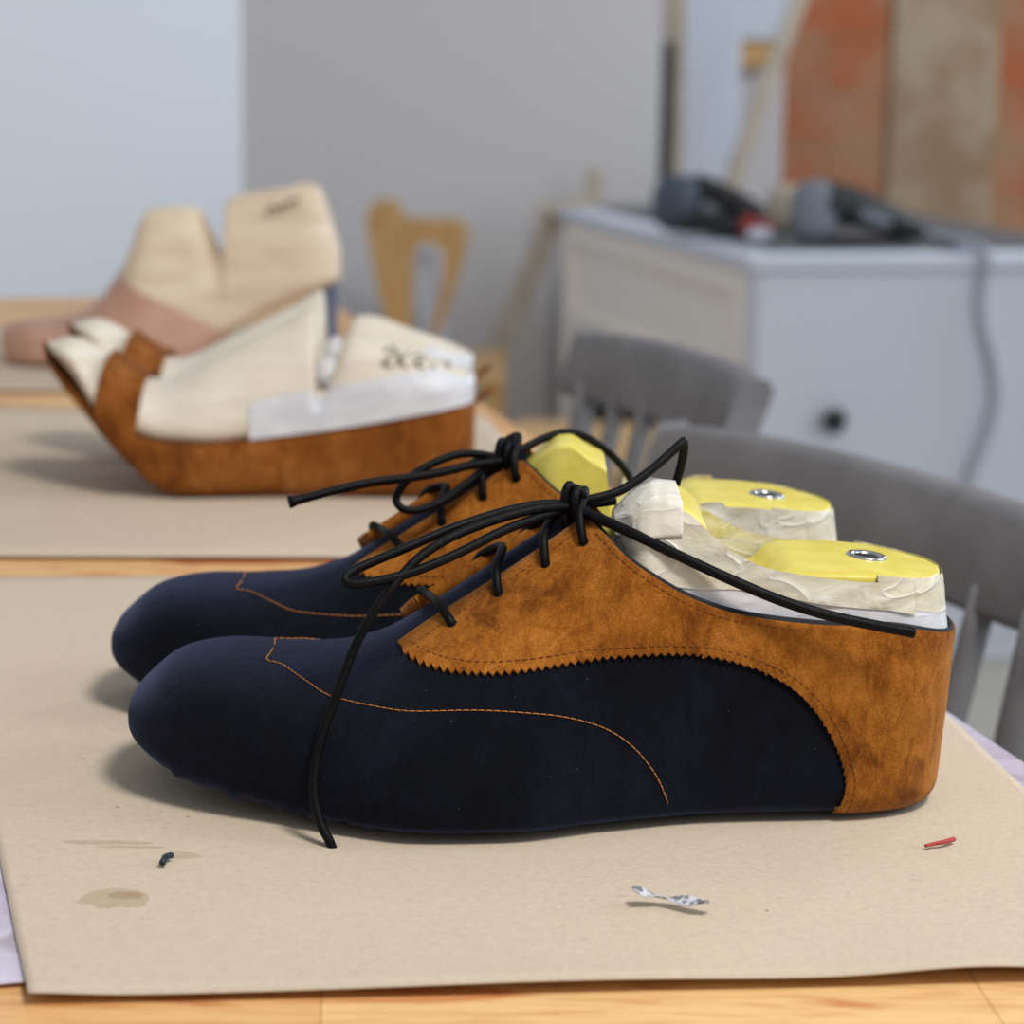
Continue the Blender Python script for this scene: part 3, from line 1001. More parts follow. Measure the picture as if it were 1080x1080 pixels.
DXR = -0.0235
YR = 0.906
SR = Shoe(DXR, YR, True)
rear = empty('lace_up_shoe', (lx(560) + DXR, YR, T + ZP), 'navy and tan suede lace-up shoe standing behind the nearer one, mostly hidden by it', 'shoe', 'pair of lace-up shoes on lasts')
build_shoe(SR, rear)
rlast = empty('shoe_last', (lx(860) + DXR, YR, T + ZP + 0.05), 'yellow plastic last with bare yellow cone inside the farther lace-up shoe', 'shoe last', 'yellow lasts inside the lace-up shoes')
build_last(SR, rlast, False)

# laces: waxed cord through the eyelets, the knot, the bow and the loose ends
RC = 0.00165
def eyept(S, k, side, out=0.0026):
    x, z = eyexz(k, side, S.front)
    p = spos(x, z, side)
    a_ = spos(x + 0.002, z, side) - p
    b_ = spos(x, z + 0.002, side) - p
    n_ = a_.cross(b_).normalized()
    if n_.y*(-1 if side else 1) < 0: n_ = -n_
    return p, n_
def lacing(mb, S):
    for k in range(4):
        (pl, nl), (pm, nm) = eyept(S, k, S.front), eyept(S, k, not S.front)
        # over the edge of the lateral quarter, across the tongue, under the medial quarter
        x1 = pl.x + (-0.0095, 0.0005, 0.001, 0.0)[k]
        zt = sec(x1, True)[2]
        mid = Vector((x1, toeofs(x1), zt + 0.0034))
        e1 = pl.lerp(mid, 0.45); e1 += nl*0.0046
        e2 = pm.lerp(mid, 0.45); e2 += nm*0.0046
        pts = [pl - nl*0.003, pl + nl*0.0012, pl.lerp(mid, 0.14) + nl*0.0034, e1, mid, e2, pm.lerp(mid, 0.14) + nm*0.0034, pm + nm*0.0012, pm - nm*0.003]
        mb.tube([S.w(p) for p in pts], RC, 10, sub=6)
        if k == 2:                                # the crossing run lying on the tongue
            (pl2, nl2), _ = eyept(S, k + 1, S.front), 0
            x2 = pl2.x
            zt2 = sec(x2, True)[2]
            pts = [mid + Vector((0.002, 0.004, -0.001)), Vector(((x1 + x2)/2, toeofs(x1) - 0.001, (zt + zt2)/2 + 0.0022)), Vector((x2 - 0.002, toeofs(x2) - 0.003, zt2 + 0.0012))]
            mb.tube([S.w(p) for p in pts], RC, 10, sub=6)
def knot(mb, c, s=1.0, rz=0.0):
    """two cord turns around the crossing"""
    c = Vector(c)
    def loop(rx, rz_, tilt, cx=0, cz=0, cy=0.0):
        pts = []
        for k in range(10):
            a = 2*math.pi*k/10
            p = Vector((rx*math.cos(a)*math.cos(tilt), rx*math.cos(a)*math.sin(tilt) + 0.0, rz_*math.sin(a)))
            pts.append(c + Vector((cx, cy, cz)) + p)
        mb.tube(pts, RC*s, 10, closed=True, sub=4)
    loop(0.0026, 0.0072, 0.9, -0.001)
    loop(0.0030, 0.0046, 1.2, 0.0018, 0.0012, -0.001)
    loop(0.0044, 0.0026, 0.3, 0.0, -0.0008, 0.001)
    loop(0.0034, 0.0020, -0.4, 0.0008, 0.0040, 0.0005)
    mb.lathe(c, [(0, -0.0035), (0.0028, -0.0025), (0.0034, 0), (0.0026, 0.0028), (0, 0.0038)], 14)

mb = MB()
lacing(mb, SN)
kc = at(603, 533, 0.789)
knot(mb, kc)
# left bow loop
mb.tube(cord_path([(600, 532, .788), (570, 532, .782), (530, 540, .776), (480, 556, .768), (430, 577, .760), (385, 596, .754), (366, 606, .750), (366, 614, .748), (385, 615, .748), (430, 605, .752), (480, 585, .759), (530, 560, .770), (570, 545, .780), (600, 536, .788)]), RC, 12, sub=10)
# loose end hanging over the vamp down to the paper
mb.tube(cord_path([(600, 534, .786), (565, 537, .779), (520, 549, .771), (475, 567, .762), (440, 590, .755), (412, 622, .749), (388, 656, .7455), (370, 692, .7435), (356, 730, .741), (342, 768, .7385), (333, 803, .736), (331, 838, .7325), (338, 868, .7290), (347, 886, .7268), (352, 899, .7262)]), RC, 12, sub=10, flare=0.35)
# end lying across the quarter to the heel
mb.tube(cord_path([(604, 536, .786), (630, 546, .780), (670, 564, .770), (720, 588, .761), (770, 611, .755), (820, 632, .752), (870, 648, .7505), (920, 659, .750), (964, 667, .751)]), RC*1.12, 12, sub=10, flare=0.15)
# end standing up to the right with a sharp kink
mb.tube(cord_path([(604, 528, .790), (625, 526, .792), (655, 517, .796), (685, 497, .801), (708, 477, .806), (718, 468, .808), (721, 466, .810), (721, 476, .812), (718, 492, .815), (713, 510, .818), (711, 522, .820)]), RC, 12, sub=8)
mb.tube(cord_path([(604, 531, .792), (625, 531, .798), (648, 528, .803)]), RC, 10, sub=6)
mb.build('lace', M['cord'], near, True)['label'] = 'black waxed cord lace tied in a loose bow'

mb = MB()
lacing(mb, SR)
kr = at(532, 484, YR - 0.004)
knot(mb, kr)
mb.tube(cord_path([(530, 484, .901), (505, 479, .897), (480, 480, .894), (450, 492, .889), (428, 508, .886), (418, 525, .884), (424, 536, .883), (440, 538, .884), (465, 529, .888), (495, 508, .894), (515, 492, .898), (530, 486, .901)]), RC, 12, sub=8)
mb.tube(cord_path([(530, 486, .899), (500, 490, .893), (465, 498, .886), (430, 504, .880), (390, 509, .874), (350, 518, .868), (305, 530, .862)]), RC*1.08, 12, sub=8, flare=0.4)
mb.tube(cord_path([(534, 483, .905), (550, 474, .909), (575, 462, .914), (597, 456, .918), (620, 462, .921), (645, 480, .924), (660, 497, .926), (668, 512, .927)]), RC, 12, sub=8)
mb.build('lace', M['cord'], rear, True)['label'] = 'black waxed cord lace tied in a loose bow'

# ------------------------------------------------------------------ scraps on the near paper
def ribbon(name, pts, wdt, mat, label, cat, th=0.0003, up=None):
    P = spline(pts, 8)
    v = []
    for i, p in enumerate(P):
        a = Vector(P[min(i + 1, len(P) - 1)]) - Vector(P[max(i - 1, 0)])
        sd = Vector((-a.y, a.x, 0)).normalized()
        tl_ = 0.5*math.sin(i*0.35)
        sd = (sd*math.cos(tl_) + Vector((0, 0, 1))*math.sin(tl_))
        for s in (-1, -0.4, 0.4, 1):
            v.append(Vector(p) + sd*wdt*s/2 + Vector((0, 0, abs(s)*wdt*0.22)))
    o = mk(name, v, grid_faces(len(P), 4), mat)
    s_ = o.modifiers.new('thickness', 'SOLIDIFY'); s_.thickness = th
    return tag(o, label, cat)
q = Mat('scuffed_grey_tape', srgb(200, 204, 212), 0.5)
q.color(q.ramp(q.noise(420, 3), [(0.42, srgb(110, 114, 124)), (0.52, srgb(205, 208, 216))])); M['scrap'] = q.m
g = lambda px, py, z=0.003: on_z(px, py, ZP + z)
ribbon('tape_scrap', [g(669, 940, .005), g(684, 945, .003), g(705, 949, .002), g(728, 953, .0025), g(749, 953, .0035)], 0.0042, M['scrap'], 'curled scrap of scuffed silvery tape lying in front of the nearer shoe', 'scrap')
mb = MB(); mb.tube([g(976, 892, .0008), g(985, 890, .001), (g(995, 888, .0014)), g(1006, 885, .001)], 0.0006, 8, r1=0.0009)
tag(mb.build('thread_snippet', Mat('red_thread', srgb(170, 58, 52), 0.6).m, None, True), 'short red thread snippet on the paper below the heel of the nearer shoe', 'thread')
mb = MB(); mb.tube([g(171, 910, .0012), g(175, 904, .0014), g(181, 902, .0012)], 0.0011, 8)
tag(mb.build('cord_snippet', Mat('teal_cord', srgb(28, 44, 54), 0.6).m, None, True), 'tiny dark blue cord snippet on the paper at lower left', 'thread')

# ------------------------------------------------------------------ lofted lasts of wood, sandals
def loft(name, xs, prof, mat, parent, yc, nb=3.0, nt=2.2, flat=0.0, NL=10, NU=18):
    """closed body from stations: prof(x) -> zb, zm, zt, half width; flat = share of the width kept at the top"""
    V, Fc = [], []
    for side in (-1, 1):
        b0 = len(V)
        for x in xs:
            zb, zm, zt, ww, yo = prof(x)
            zm = min(max(zm, zb + 0.15*(zt - zb)), zb + 0.6*(zt - zb))
            for j in range(NL + NU + 1):
                if j < NL:
                    a = math.pi/2*(1 - j/NL)
                    y, z = ww*math.cos(a)**(2/nb), zm - (zm - zb)*math.sin(a)**(2/nb)
                    if j == 0: y = 0
                else:
                    a = math.pi/2*(j - NL)/NU
                    fl_ = flat(x) if callable(flat) else flat
                    yy = max(0, math.cos(a))**(2/nt)
                    y, z = ww*(fl_*min(1, yy*6) + (1 - fl_)*yy), zm + (zt - zm)*math.sin(a)**(2/nt)
                    if j == NL + NU: y = 0
                V.append((x, yc + yo + side*y, T + z))
        Fc += [tuple(i + b0 for i in q_) for q_ in grid_faces(len(xs), NL + NU + 1)]
    o = weld(mk(name, V, Fc, mat, parent), 2e-5)
    bm = bmesh.new(); bm.from_mesh(o.data)
    be = [e for e in bm.edges if e.is_boundary]
    if be: bmesh.ops.holes_fill(bm, edges=be)
    bmesh.ops.recalc_face_normals(bm, faces=bm.faces)
    for e in bm.edges:
        if len(e.link_faces) == 2 and e.calc_face_angle(0) > 0.7: e.smooth = False
    bm.to_mesh(o.data); bm.free()
    return o

YD = 1.352
def dx(px, py=440): return at(px, py, YD).x
def dz(px, py, e=0.0): return at(px, py, YD - e).z - T
Z2 = 0.0012
s_bot = tab([(dx(x), max(Z2, dz(x, y, .03))) for x, y in [(48, 366), (54, 382), (64, 397), (85, 421), (110, 448), (140, 483), (165, 508)]] + [(dx(185), Z2 + 0.001), (dx(205), Z2), (dx(300), Z2), (dx(500), Z2)])
s_top = tab([(dx(x), dz(x, y, .036*min(1, (x - 40)/60))) for x, y in [(48, 362), (56, 377), (75, 398), (105, 432), (125, 452), (145, 456), (180, 464), (230, 467), (270, 463), (335, 456), (400, 446), (450, 437), (500, 428)]])
DT, DH = dx(48), dx(501)
d_w = tab([(dx(x), v) for x, v in [(48, .030), (90, .036), (150, .042), (200, .042), (260, .037), (340, .031), (420, .030), (501, .030)]])
def dcap(x, x0=DT, x1=DH, a=0.05, b=0.032):
    c = 1.0
    if x < x0 + a: c *= max(0, 1 - (1 - max(0, x - x0)/a)**2.2)**(1/2.2)
    if x > x1 - b: c *= max(0, 1 - (1 - max(0, x1 - x)/b)**2.6)**(1/2.6)
    return c
def est(x0, x1, n, a=0.03):
    return [x0 + a*(i/14)**2 for i in range(14)] + list(np.linspace(x0 + a, x1 - a, n)) + [x1 - a*(1 - i/14)**2 for i in range(1, 15)]

sandal = empty('sandal', (dx(290), YD, T + Z2), 'nearer of two rust suede slide sandals with turned-up toe and toe strap', 'sandal', 'pair of rust sandals on lasts')
def sole_prof(x):
    zb, zt = s_bot(x), s_top(x)
    return zb, zb + 0.45*(zt - zb), zt, d_w(x)*dcap(x) + 1e-5, 0
loft('sole', est(DT, DH, 50), sole_prof, M['rust'], sandal, YD, nb=5, nt=7)['label'] = 'rust suede covered wedge sole'
# thin insole lip standing off the toe
def lip_prof(x):
    zt = s_top(x) + 0.0045
    return zt - 0.0018, zt - 0.0009, zt, d_w(x)*0.9*dcap(x, DT + 0.003) + 1e-5, 0
loft('insole', est(DT + 0.004, dx(160), 16, 0.02), lip_prof, M['rust'], sandal, YD, nb=3, nt=3, NL=4, NU=4)
# toe strap: a band over the last
l_top = tab([(dx(x), dz(x, y + 7)) for x, y in [(53, 366), (58, 353), (75, 349), (100, 356), (125, 374), (150, 389), (170, 393), (190, 387), (220, 373), (260, 353), (300, 333), (331, 317)]]
            + [(dx(333), dz(333, 335)), (dx(335), dz(335, 402)), (dx(338), dz(338, 410)), (dx(346), dz(346, 410)), (dx(350), dz(350, 395)), (dx(371), dz(371, 353)), (dx(378), dz(378, 352)), (dx(430), dz(430, 368)), (dx(490), dz(490, 391)), (dx(501), dz(501, 396))])
def last_prof(x):
    zb = s_top(x) - 0.004 + (0.010 if x < dx(120) else 0)*(1 - smooth01(dx(80), dx(125), x))
    zt = max(l_top(x), zb + 0.001)
    hgt = smooth01(0.03, 0.09, zt - zb)
    return zb, zb + 0.012, zt, (d_w(x)*0.93)*dcap(x, dx(54), dx(499), 0.035, 0.03) + 1e-5, 0
dl = empty('shoe_last', (dx(330), YD, T + 0.03), 'cream wooden last with white heel tape inside the nearer rust sandal', 'shoe last', 'cream lasts inside the sandals')
lxs = est(dx(54), dx(499), 40, 0.025)
lxs = sorted(lxs + [dx(v) for v in (329, 331, 332, 333, 333.7, 334.4, 335, 336, 338, 342, 346, 348, 350, 352, 356, 360, 365, 369, 371, 373, 376)])
body = loft('last_body', lxs, last_prof, M['lastcream'], dl, YD, nb=3, nt=1.7, flat=lambda x: 0.22*smooth01(dx(180), dx(240), x) + 0.15*smooth01(dx(345), dx(375), x))
def side_strip(name, mat, parent, x_a, x_b, zlo, zhi, prof, yc, off, nt, flat, n=50, label=None, cap_end=True):
    V, Fc = [], []
    for side in (-1, 1):
        b0 = len(V)
        xx = list(np.linspace(x_a, x_b - 0.02, n)) + [x_b - 0.02*(1 - t)**2 for t in np.linspace(0.05, 1, 14)]
        for x in xx:
            zb, zm, zt, ww, yo = prof(x)
            zm = min(max(zm, zb + 0.15*(zt - zb)), zb + 0.6*(zt - zb))
            for k in range(9):
                z = zlo(x) + (max(zlo(x) + 1e-4, min(zhi(x), zt)) - zlo(x))*k/8
                r_ = min(1, max(0, (z - zm)/max(1e-6, zt - zm)))
                a = math.asin(r_**(nt/2))
                yy = max(0, math.cos(a))**(2/nt)
                fl_ = flat(x) if callable(flat) else flat
                y = ww*(fl_*min(1, yy*6) + (1 - fl_)*yy) + off
                V.append((x + off*smooth01(x_b - 0.012, x_b, x), yc + yo + side*y, T + z))
        Fc += [tuple(i + b0 for i in q_) for q_ in grid_faces(len(xx), 9)]
    o = weld(mk(name, V, Fc, mat, parent), 1e-6)
    if label: o['label'] = label
    return o
FLd = lambda x: 0.22*smooth01(dx(180), dx(240), x) + 0.15*smooth01(dx(345), dx(375), x)
htop = tab([(dx(x), dz(x, y, .03)) for x, y in [(268, 424), (300, 418), (345, 411), (400, 401), (450, 392), (500, 384)]])
side_strip('heel_tape', M['whitetape'], dl, dx(270), dx(499), lambda x: s_top(x) - 0.001, htop, last_prof, YD, 0.0009, 1.7, FLd, label='white tape around the heel')
# crumpled white tape in the V notch
mb = MB()
c_ = at(347, 404, YD)
prof_ = [(0.0, -0.004), (0.006, -0.002), (0.0095, 0.004), (0.008, 0.010), (0.004, 0.014), (0, 0.0155)]
mb.lathe(c_, prof_, 14)
nt_ = mb.build('notch_tape', M['whitetape'], dl, True); nt_['label'] = 'crumpled white tape in the notch'
for v in nt_.data.vertices:
    v.co += v.co.normalized()*0.002*noise.noise(v.co*230)
# pencil marks on the side of the heel block
def scribble(parent, pts, r, name='pencil_mark'):
    mb = MB()
    for s in pts: mb.tube(s, r, 6, sub=5)
    o = mb.build(name, M['ink'], parent, True)
    o['label'] = 'dark handwritten marks'
def dface(px, py, off=0.0008):
    """point of the nearer face of the sandal's last"""
    for i in range(300):
        Y = YD - 0.06 + 0.06*i/299
        p = at(px, py, Y)
        zb, zm, zt, ww, yo = last_prof(p.x)
        zm = min(max(zm, zb + 0.15*(zt - zb)), zb + 0.6*(zt - zb))
        z = p.z - T
        if z > zt: continue
        r_ = min(1, max(0, (z - zm)/max(1e-6, zt - zm)))
        yy = max(0, math.cos(math.asin(r_**(1.7/2))))**(2/1.7)
        y = ww*(FLd(p.x)*min(1, yy*6) + (1 - FLd(p.x))*yy)
        if Y >= YD - y:
            return Vector((p.x, Y - off, p.z))
    return at(px, py, YD)
scribble(dl, [[dface(*p) for p in s] for s in (
    [(405, 370), (413, 366), (417, 370), (409, 378), (404, 384), (414, 386)],
    [(421, 371), (419, 386)], [(431, 373), (422, 379), (429, 388)],
    [(436, 376), (443, 374), (446, 379), (437, 382), (447, 388)],
    [(452, 378), (458, 388), (463, 380)], [(467, 384), (474, 383), (472, 388)])], 0.0008)
# strap over the last
def strap(parent, xa, xb, name='toe_strap'):
    V = []
    N, K = 10, 40
    for i in range(N + 1):
        for k in range(K + 1):
            a = math.pi*k/K
            cy, sz = -math.cos(a), math.sin(a)
            # the band leans: its foot stands farther forward than its top
            xx = xa + (xb - xa)*i/N
            x = xx - 0.004*(1 - sz)
            zb, zm, zt, ww, yo = last_prof(x)
            zl = s_bot(x) + 0.006
            r_ = sz**1.1
            yv = math.copysign(abs(cy)**(2/2.6), cy)*(d_w(x)*dcap(x) + 0.0022)
            z = zl + (zt + 0.0026 - zl)*(sz**(2/2.4))
            V.append((x, YD + yv, T + z))
    o = mk(name, V, grid_faces(N + 1, K + 1), M['rust'], parent)
    s_ = o.modifiers.new('thickness', 'SOLIDIFY'); s_.thickness = 0.0018; s_.offset = 1
    o['label'] = 'rust suede toe strap'
strap(sandal, dx(119), dx(160))
# small heel tab
mb = MB()
p_ = at(500, 424, YD)
mb.box((-0.004, -0.006, -0.0015), (0.014, 0.006, 0.0015), 0.0008, Matrix.Translation(p_) @ Matrix.Rotation(R(-38), 4, 'Y'))
mb.build('heel_tab', M['rust'], sandal)

sandal2 = copy_tree(sandal)
sandal2['label'] = 'rust suede sandal standing behind the nearer sandal, only strap edge and heel tab showing'
dl2 = copy_tree(dl)
dl2['label'] = 'cream wooden last inside the farther rust sandal, mostly hidden by the nearer last'
for o in list(bpy.data.objects):
    if o.parent == dl2 and o.name.startswith('pencil_mark'): bpy.data.objects.remove(o)
for o in (sandal2, dl2):
    o.location += Vector((-0.003, 0.094, 0))

# ------------------------------------------------------------------ pale wooden last at the far left
YL = 1.875
def fx(px, py=330): return at(px, py, YL).x
def fz(px, py): return at(px, py, YL).z - T
f_bot = tab([(fx(x), max(0.0018, fz(x, y) - 0.004)) for x, y in [(3, 362), (12, 378), (30, 388), (60, 392), (110, 388)]] + [(fx(150), .0018), (fx(190), fz(190, 384)), (fx(220), fz(220, 366)), (fx(260), fz(260, 341)), (fx(300), fz(300, 320)), (fx(340), fz(340, 305)), (fx(360), fz(360, 292))])
f_top = tab([(fx(x), fz(x, y)) for x, y in [(3, 352), (10, 343), (30, 339), (60, 337), (90, 330), (110, 312), (130, 284), (140, 262), (155, 226), (162, 219), (205, 217), (212, 222), (224, 248), (233, 268), (238, 268), (241, 214), (246, 207), (290, 199), (325, 193), (334, 196), (350, 235), (358, 262)]])
def fl_prof(x):
    zb, zt = f_bot(x), f_top(x)
    ww = tab([(fx(3), .026), (fx(60), .036), (fx(110), .042), (fx(170), .040), (fx(230), .034), (fx(300), .033), (fx(359), .033)])(x)
    return zb, zb + 0.3*min(0.07, zt - zb), max(zt, zb + 0.002), ww*dcap(x, fx(3), fx(359), 0.04, 0.03) + 1e-5, 0
wl = empty('shoe_last', (fx(90), YL, T + 0.0012), 'pale wooden last with raised heel and pinkish forepart at the far end of the table', 'shoe last')
FLf = lambda x: 0.35*smooth01(fx(125), fx(160), x)
fxs = sorted(est(fx(3), fx(359), 50, 0.02) + [fx(v) for v in (231, 234, 236, 237, 238, 238.6, 239.2, 239.8, 240.4, 241, 242, 244, 246)])
loft('last_body', fxs, fl_prof, M['lastwood'], wl, YL, nb=3, nt=2.0, flat=FLf)
# pinkish leather forepart: shell over the front, cut along a slanted edge
V, Fc = [], []
cut0, cut1 = fx(129), fx(258)
zc0, zc1 = f_top(cut0), fz(256, 352)
for side in (-1, 1):
    b0 = len(V)
    NXs, NZ = 90, 26
    for i in range(NXs + 1):
        x = fx(3) + 0.0003 + (cut1 - fx(3) - 0.0003)*(i/NXs)**1.4
        zb, zm, zt, ww, yo = fl_prof(x)
        zm = min(max(zm, zb + 0.15*(zt - zb)), zb + 0.6*(zt - zb))
        zmax = zt if x <= cut0 else min(zt, zc0 + (zc1 - zc0)*((x - cut0)/(cut1 - cut0))**0.85)
        ph_e = math.pi/2 if zmax >= zt else (math.asin(max(0, (zmax - zm)/(zt - zm))) if zmax > zm else -math.asin(min(0.97, (zm - zmax)/(zm - zb))**1.5))
        for k in range(NZ + 1):
            a = -math.pi/2*0.85 + (ph_e + math.pi/2*0.85)*k/NZ
            if a < 0:
                y, z = ww*math.cos(a)**(2/3.0), zm - (zm - zb)*math.sin(-a)**(2/3.0)
            else:
                yy = max(0, math.cos(a))
                y, z = ww*(FLf(x)*min(1, yy*6) + (1 - FLf(x))*yy), zm + (zt - zm)*math.sin(a)
            if a > math.pi/2 - 1e-6: y = -0.0012
            nrm = 0.0012
            V.append((x - nrm*(1 - i/NXs), YL + side*(y + nrm), T + z + nrm*1.4*math.sin(a)))
    Fc += [tuple(i + b0 for i in q_) for q_ in grid_faces(NXs + 1, NZ + 1)]
fo = weld(mk('forepart', V, Fc, M['lastpink'], wl), 1e-6)
fo['label'] = 'pinkish brown leather forepart'
scribble(wl, [[at(px, py, YL - 0.0335) for px, py in s] for s in ([(281, 225), (287, 217), (293, 222), (299, 214)], [(301, 219), (308, 211), (316, 212)])], 0.0013)
mb = MB()
pp = on_z(346, 389, 0)
ppx = fx(346)
hz = f_bot(ppx)
mb.lathe((ppx, YL, T + 0.0002), [(0.0, 0), (0.0085, 0), (0.0095, 0.002), (0.0085, 0.02), (0.0078, hz*0.6), (0.0088, hz - 0.0035), (0.0086, hz + 0.001), (0, hz + 0.001)], 18)
tag(mb.build('prop_post', M['bluegrey'], None, True, 0.6), 'blue-grey post propping up the heel of the pale wooden last', 'post')

# ------------------------------------------------------------------ grey spindle chairs on the right of the table
def build_chair(loc, rz, label):
    """origin below the middle of the seat; the sitter looks along local -x"""
    root = empty('spindle_chair', (0, 0, 0), label, 'chair', 'grey spindle chairs along the table')
    Wd, HT, HR = 0.375, 0.785, 0.056
    # seat
    bm = bmesh.new()
    mbs = MB()
    n = 40
    ring = []
    for i in range(n):
        a = 2*math.pi*i/n
        c_, s_ = math.cos(a), math.sin(a)
        ring.append((0.195*math.copysign(abs(c_)**0.55, c_), 0.20*math.copysign(abs(s_)**0.55, s_)))
    v = [(x, y, 0.455 - 0.006*(1 - (abs(x)/0.2)**2)) for x, y in ring] + [(x*0.97, y*0.97, 0.425) for x, y in ring]
    f = [tuple(range(n)), tuple(reversed(range(n, 2*n)))] + [(i, (i + n), (i + 1) % n + n, (i + 1) % n) for i in range(n)]
    so = mk('seat', v, f, M['chairgrey'], root, False)
    for sx, sy in ((-1, -1), (-1, 1), (1, -1), (1, 1)):
        MB().tube([(0.14*sx, 0.14*sy, 0.43), (0.165*sx, 0.165*sy, 0.22), (0.19*sx, 0.185*sy, 0.0)], 0.017, 12, r1=0.012).build('leg', M['chairgrey'], root, True)
    MB().tube([(0.165, -0.165, 0.22), (0, -0.165, 0.22), (-0.165, -0.165, 0.22)], 0.009, 8).build('stretcher', M['chairgrey'], root, True)
    MB().tube([(0.165, 0.165, 0.22), (0, 0.165, 0.22), (-0.165, 0.165, 0.22)], 0.009, 8).build('stretcher', M['chairgrey'], root, True)
    # curved top rail
    def rail_pt(t): return Vector((0.235 + 0.024*(1 - (2*t - 1)**2), (t - 0.5)*Wd, 0))
    v = []
    N = 28
    for i in range(N + 1):
        t = i/N
        p = rail_pt(t)
        e = 0.004*(abs(2*t - 1)**6)
        for dxx, zz in ((-0.010, HT - HR + e*2), (-0.010, HT - 0.006 - e), (-0.006, HT - e), (0.010, HT - e), (0.014, HT - 0.006 - e), (0.010, HT - HR + e*2 - 0.004), (0.0, HT - HR + e*2 - 0.006)):
            v.append((p.x + dxx - (0.0 if zz > HT - 0.03 else 0.012), p.y, zz))
    k = 7
    f = [(i*k + j, (i + 1)*k + j, (i + 1)*k + (j + 1) % k, i*k + (j + 1) % k) for i in range(N) for j in range(k)] + [tuple(range(k))[::-1], tuple(N*k + j for j in range(k))]
    ro = mk('top_rail', v, f, M['chairgrey'], root)
    md = ro.modifiers.new('bevel', 'BEVEL'); md.width = 0.003; md.segments = 2; md.limit_method = 'ANGLE'
    for t in (0.06, 0.2067, 0.3533, 0.5, 0.6467, 0.7933, 0.94):
        p = rail_pt(t)
        thick = 0.0105 if t in (0.06, 0.94) else 0.008
        MB().tube([(0.165, p.y*0.86, 0.445), (0.195 + 0.01, p.y*0.93, 0.59), (p.x - 0.012, p.y, HT - HR + 0.012)], thick, 10).build('back_post' if thick > 0.01 else 'spindle', M['chairgrey'], root, True)
    root.location = loc
    root.rotation_euler.z = rz
    return root
def place_chair(src, pa, pb, label):
    """put the chair so its rail runs from pa (left end in view) to pb"""
    c_ = (pa + pb)/2
    d = (pb - pa).normalized()
    nx = Vector((-d.y, d.x, 0))                 # away from the table
    if nx.x < 0: nx = -nx
    loc = c_ - nx*0.232
    rz = math.atan2(nx.y, nx.x)
    if src is None: return build_chair((loc.x, loc.y, 0), rz, label)
    o = copy_tree(src)
    o.location = (loc.x, loc.y, 0)
    o.rotation_euler.z = rz
    o['label'] = label
    return o
HTc = 0.785 - T
pa = on_z(703, 443, HTc); pb = on_z(1080, 545, HTc)
dv = (pb - pa).normalized()
ch1 = place_chair(None, pa, pa + dv*0.375, 'grey painted spindle chair nearest the camera, its curved top rail behind the yellow lasts')
pa2 = on_z(604, 343, HTc); pb2 = on_z(806, 404, HTc)
ch2 = place_chair(ch1, pa2, pb2, 'grey painted spindle chair farther back, in front of the cream sideboard')
dv2 = (pb2 - pa2)
ch2.scale = (1, 0.80, 1)

# ------------------------------------------------------------------ white and cream sideboard
CZ = 0.695                                       # height of its top
cc = on_z(796, 267, CZ - T)                      # its near corner
ph = R(15)
ax = Vector((math.cos(ph), math.sin(ph), 0))     # along the white face
ay = Vector((-math.sin(ph), math.cos(ph), 0))    # along the cream face, going away
CM = Matrix(((ax.x, ay.x, 0, cc.x), (ax.y, ay.y, 0, cc.y), (0, 0, 1, 0), (0, 0, 0, 1)))
LX, LY = 0.66, 1.10
sb = empty('sideboard', CM @ Vector((LX/2, LY/2, 0)), 'white and cream sideboard with dark top standing against the brick', 'sideboard')
MB().box((-0.012, -0.012, CZ - 0.028), (LX + 0.01, LY + 0.01, CZ - 0.006), 0.004, CM).build('top_board', M['white_paint'], sb)
MB().box((0.07, 0.10, CZ - 0.006), (LX, LY - 0.02, CZ), 0.002, CM).build('top_mat', M['darktop'], sb)['label'] = 'dark grey mat on the top'
# white face: two doors of a carcass
b = MB().box((0.0, 0.0, 0.0), (LX, 0.03, CZ - 0.028), 0.003, CM)
b.box((0.03, 0.03, 0.10), (LX, LY - 0.05, 0.12), 0, CM).box((LX - 0.02, 0.03, 0.0), (LX, LY, CZ - 0.028), 0, CM)
b.build('carcass', M['white_paint'], sb)
dr1 = MB().box((0.006, -0.006, 0.05), (LX - 0.02, 0.0, CZ - 0.034), 0.003, CM).build('door_panel', M['white_paint'], sb)
kp = at(862, 436, cc.y + 0.07)
kl = CM.inverted() @ kp
mb = MB()
mb.lathe(Vector((0, 0, 0)), [(0, 0), (0.010, 0), (0.008, 0.012), (0.016, 0.020), (0.021, 0.032), (0.014, 0.042), (0, 0.044)], 16, (CM.to_3x3() @ Matrix.Rotation(R(90), 3, 'X')))
for i in range(len(mb.v)): mb.v[i] = mb.v[i] + CM @ Vector((kl.x, -0.008, kl.z))
mb.build('door_knob', M['tooldark'], dr1, True)['label'] = 'dark round knob'
# cream face: rails, stiles and a drawer front over an open dark space
cr = MB()
for lo, hi in (((0.0, 0.03, CZ - 0.075), (0.03, LY, CZ - 0.028)), ((0.0, LY - 0.06, 0), (0.05, LY, CZ - 0.075)), ((0.0, 0.03, 0), (0.03, 0.10, CZ - 0.075)), ((0.0, 0.03, CZ - 0.25), (0.03, LY - 0.06, CZ - 0.205))):
    cr.box(lo, hi, 0.004, CM)
cr.build('frame', M['cream_paint'], sb)['label'] = 'cream painted end frame'
MB().box((0.014, 0.10, CZ - 0.205), (0.026, LY - 0.06, CZ - 0.075), 0.002, CM).build('panel', M['cream_paint'], sb)['label'] = 'recessed cream panel'
MB().box((0.05, LY - 0.04, 0.0), (LX - 0.02, LY - 0.02, CZ - 0.028), 0, CM).build('cavity_shade_board', M['tooldark'], sb)['label'] = 'board inside, blackened for the shade of the open space'  # coloured near-black to give the open cavity its shade
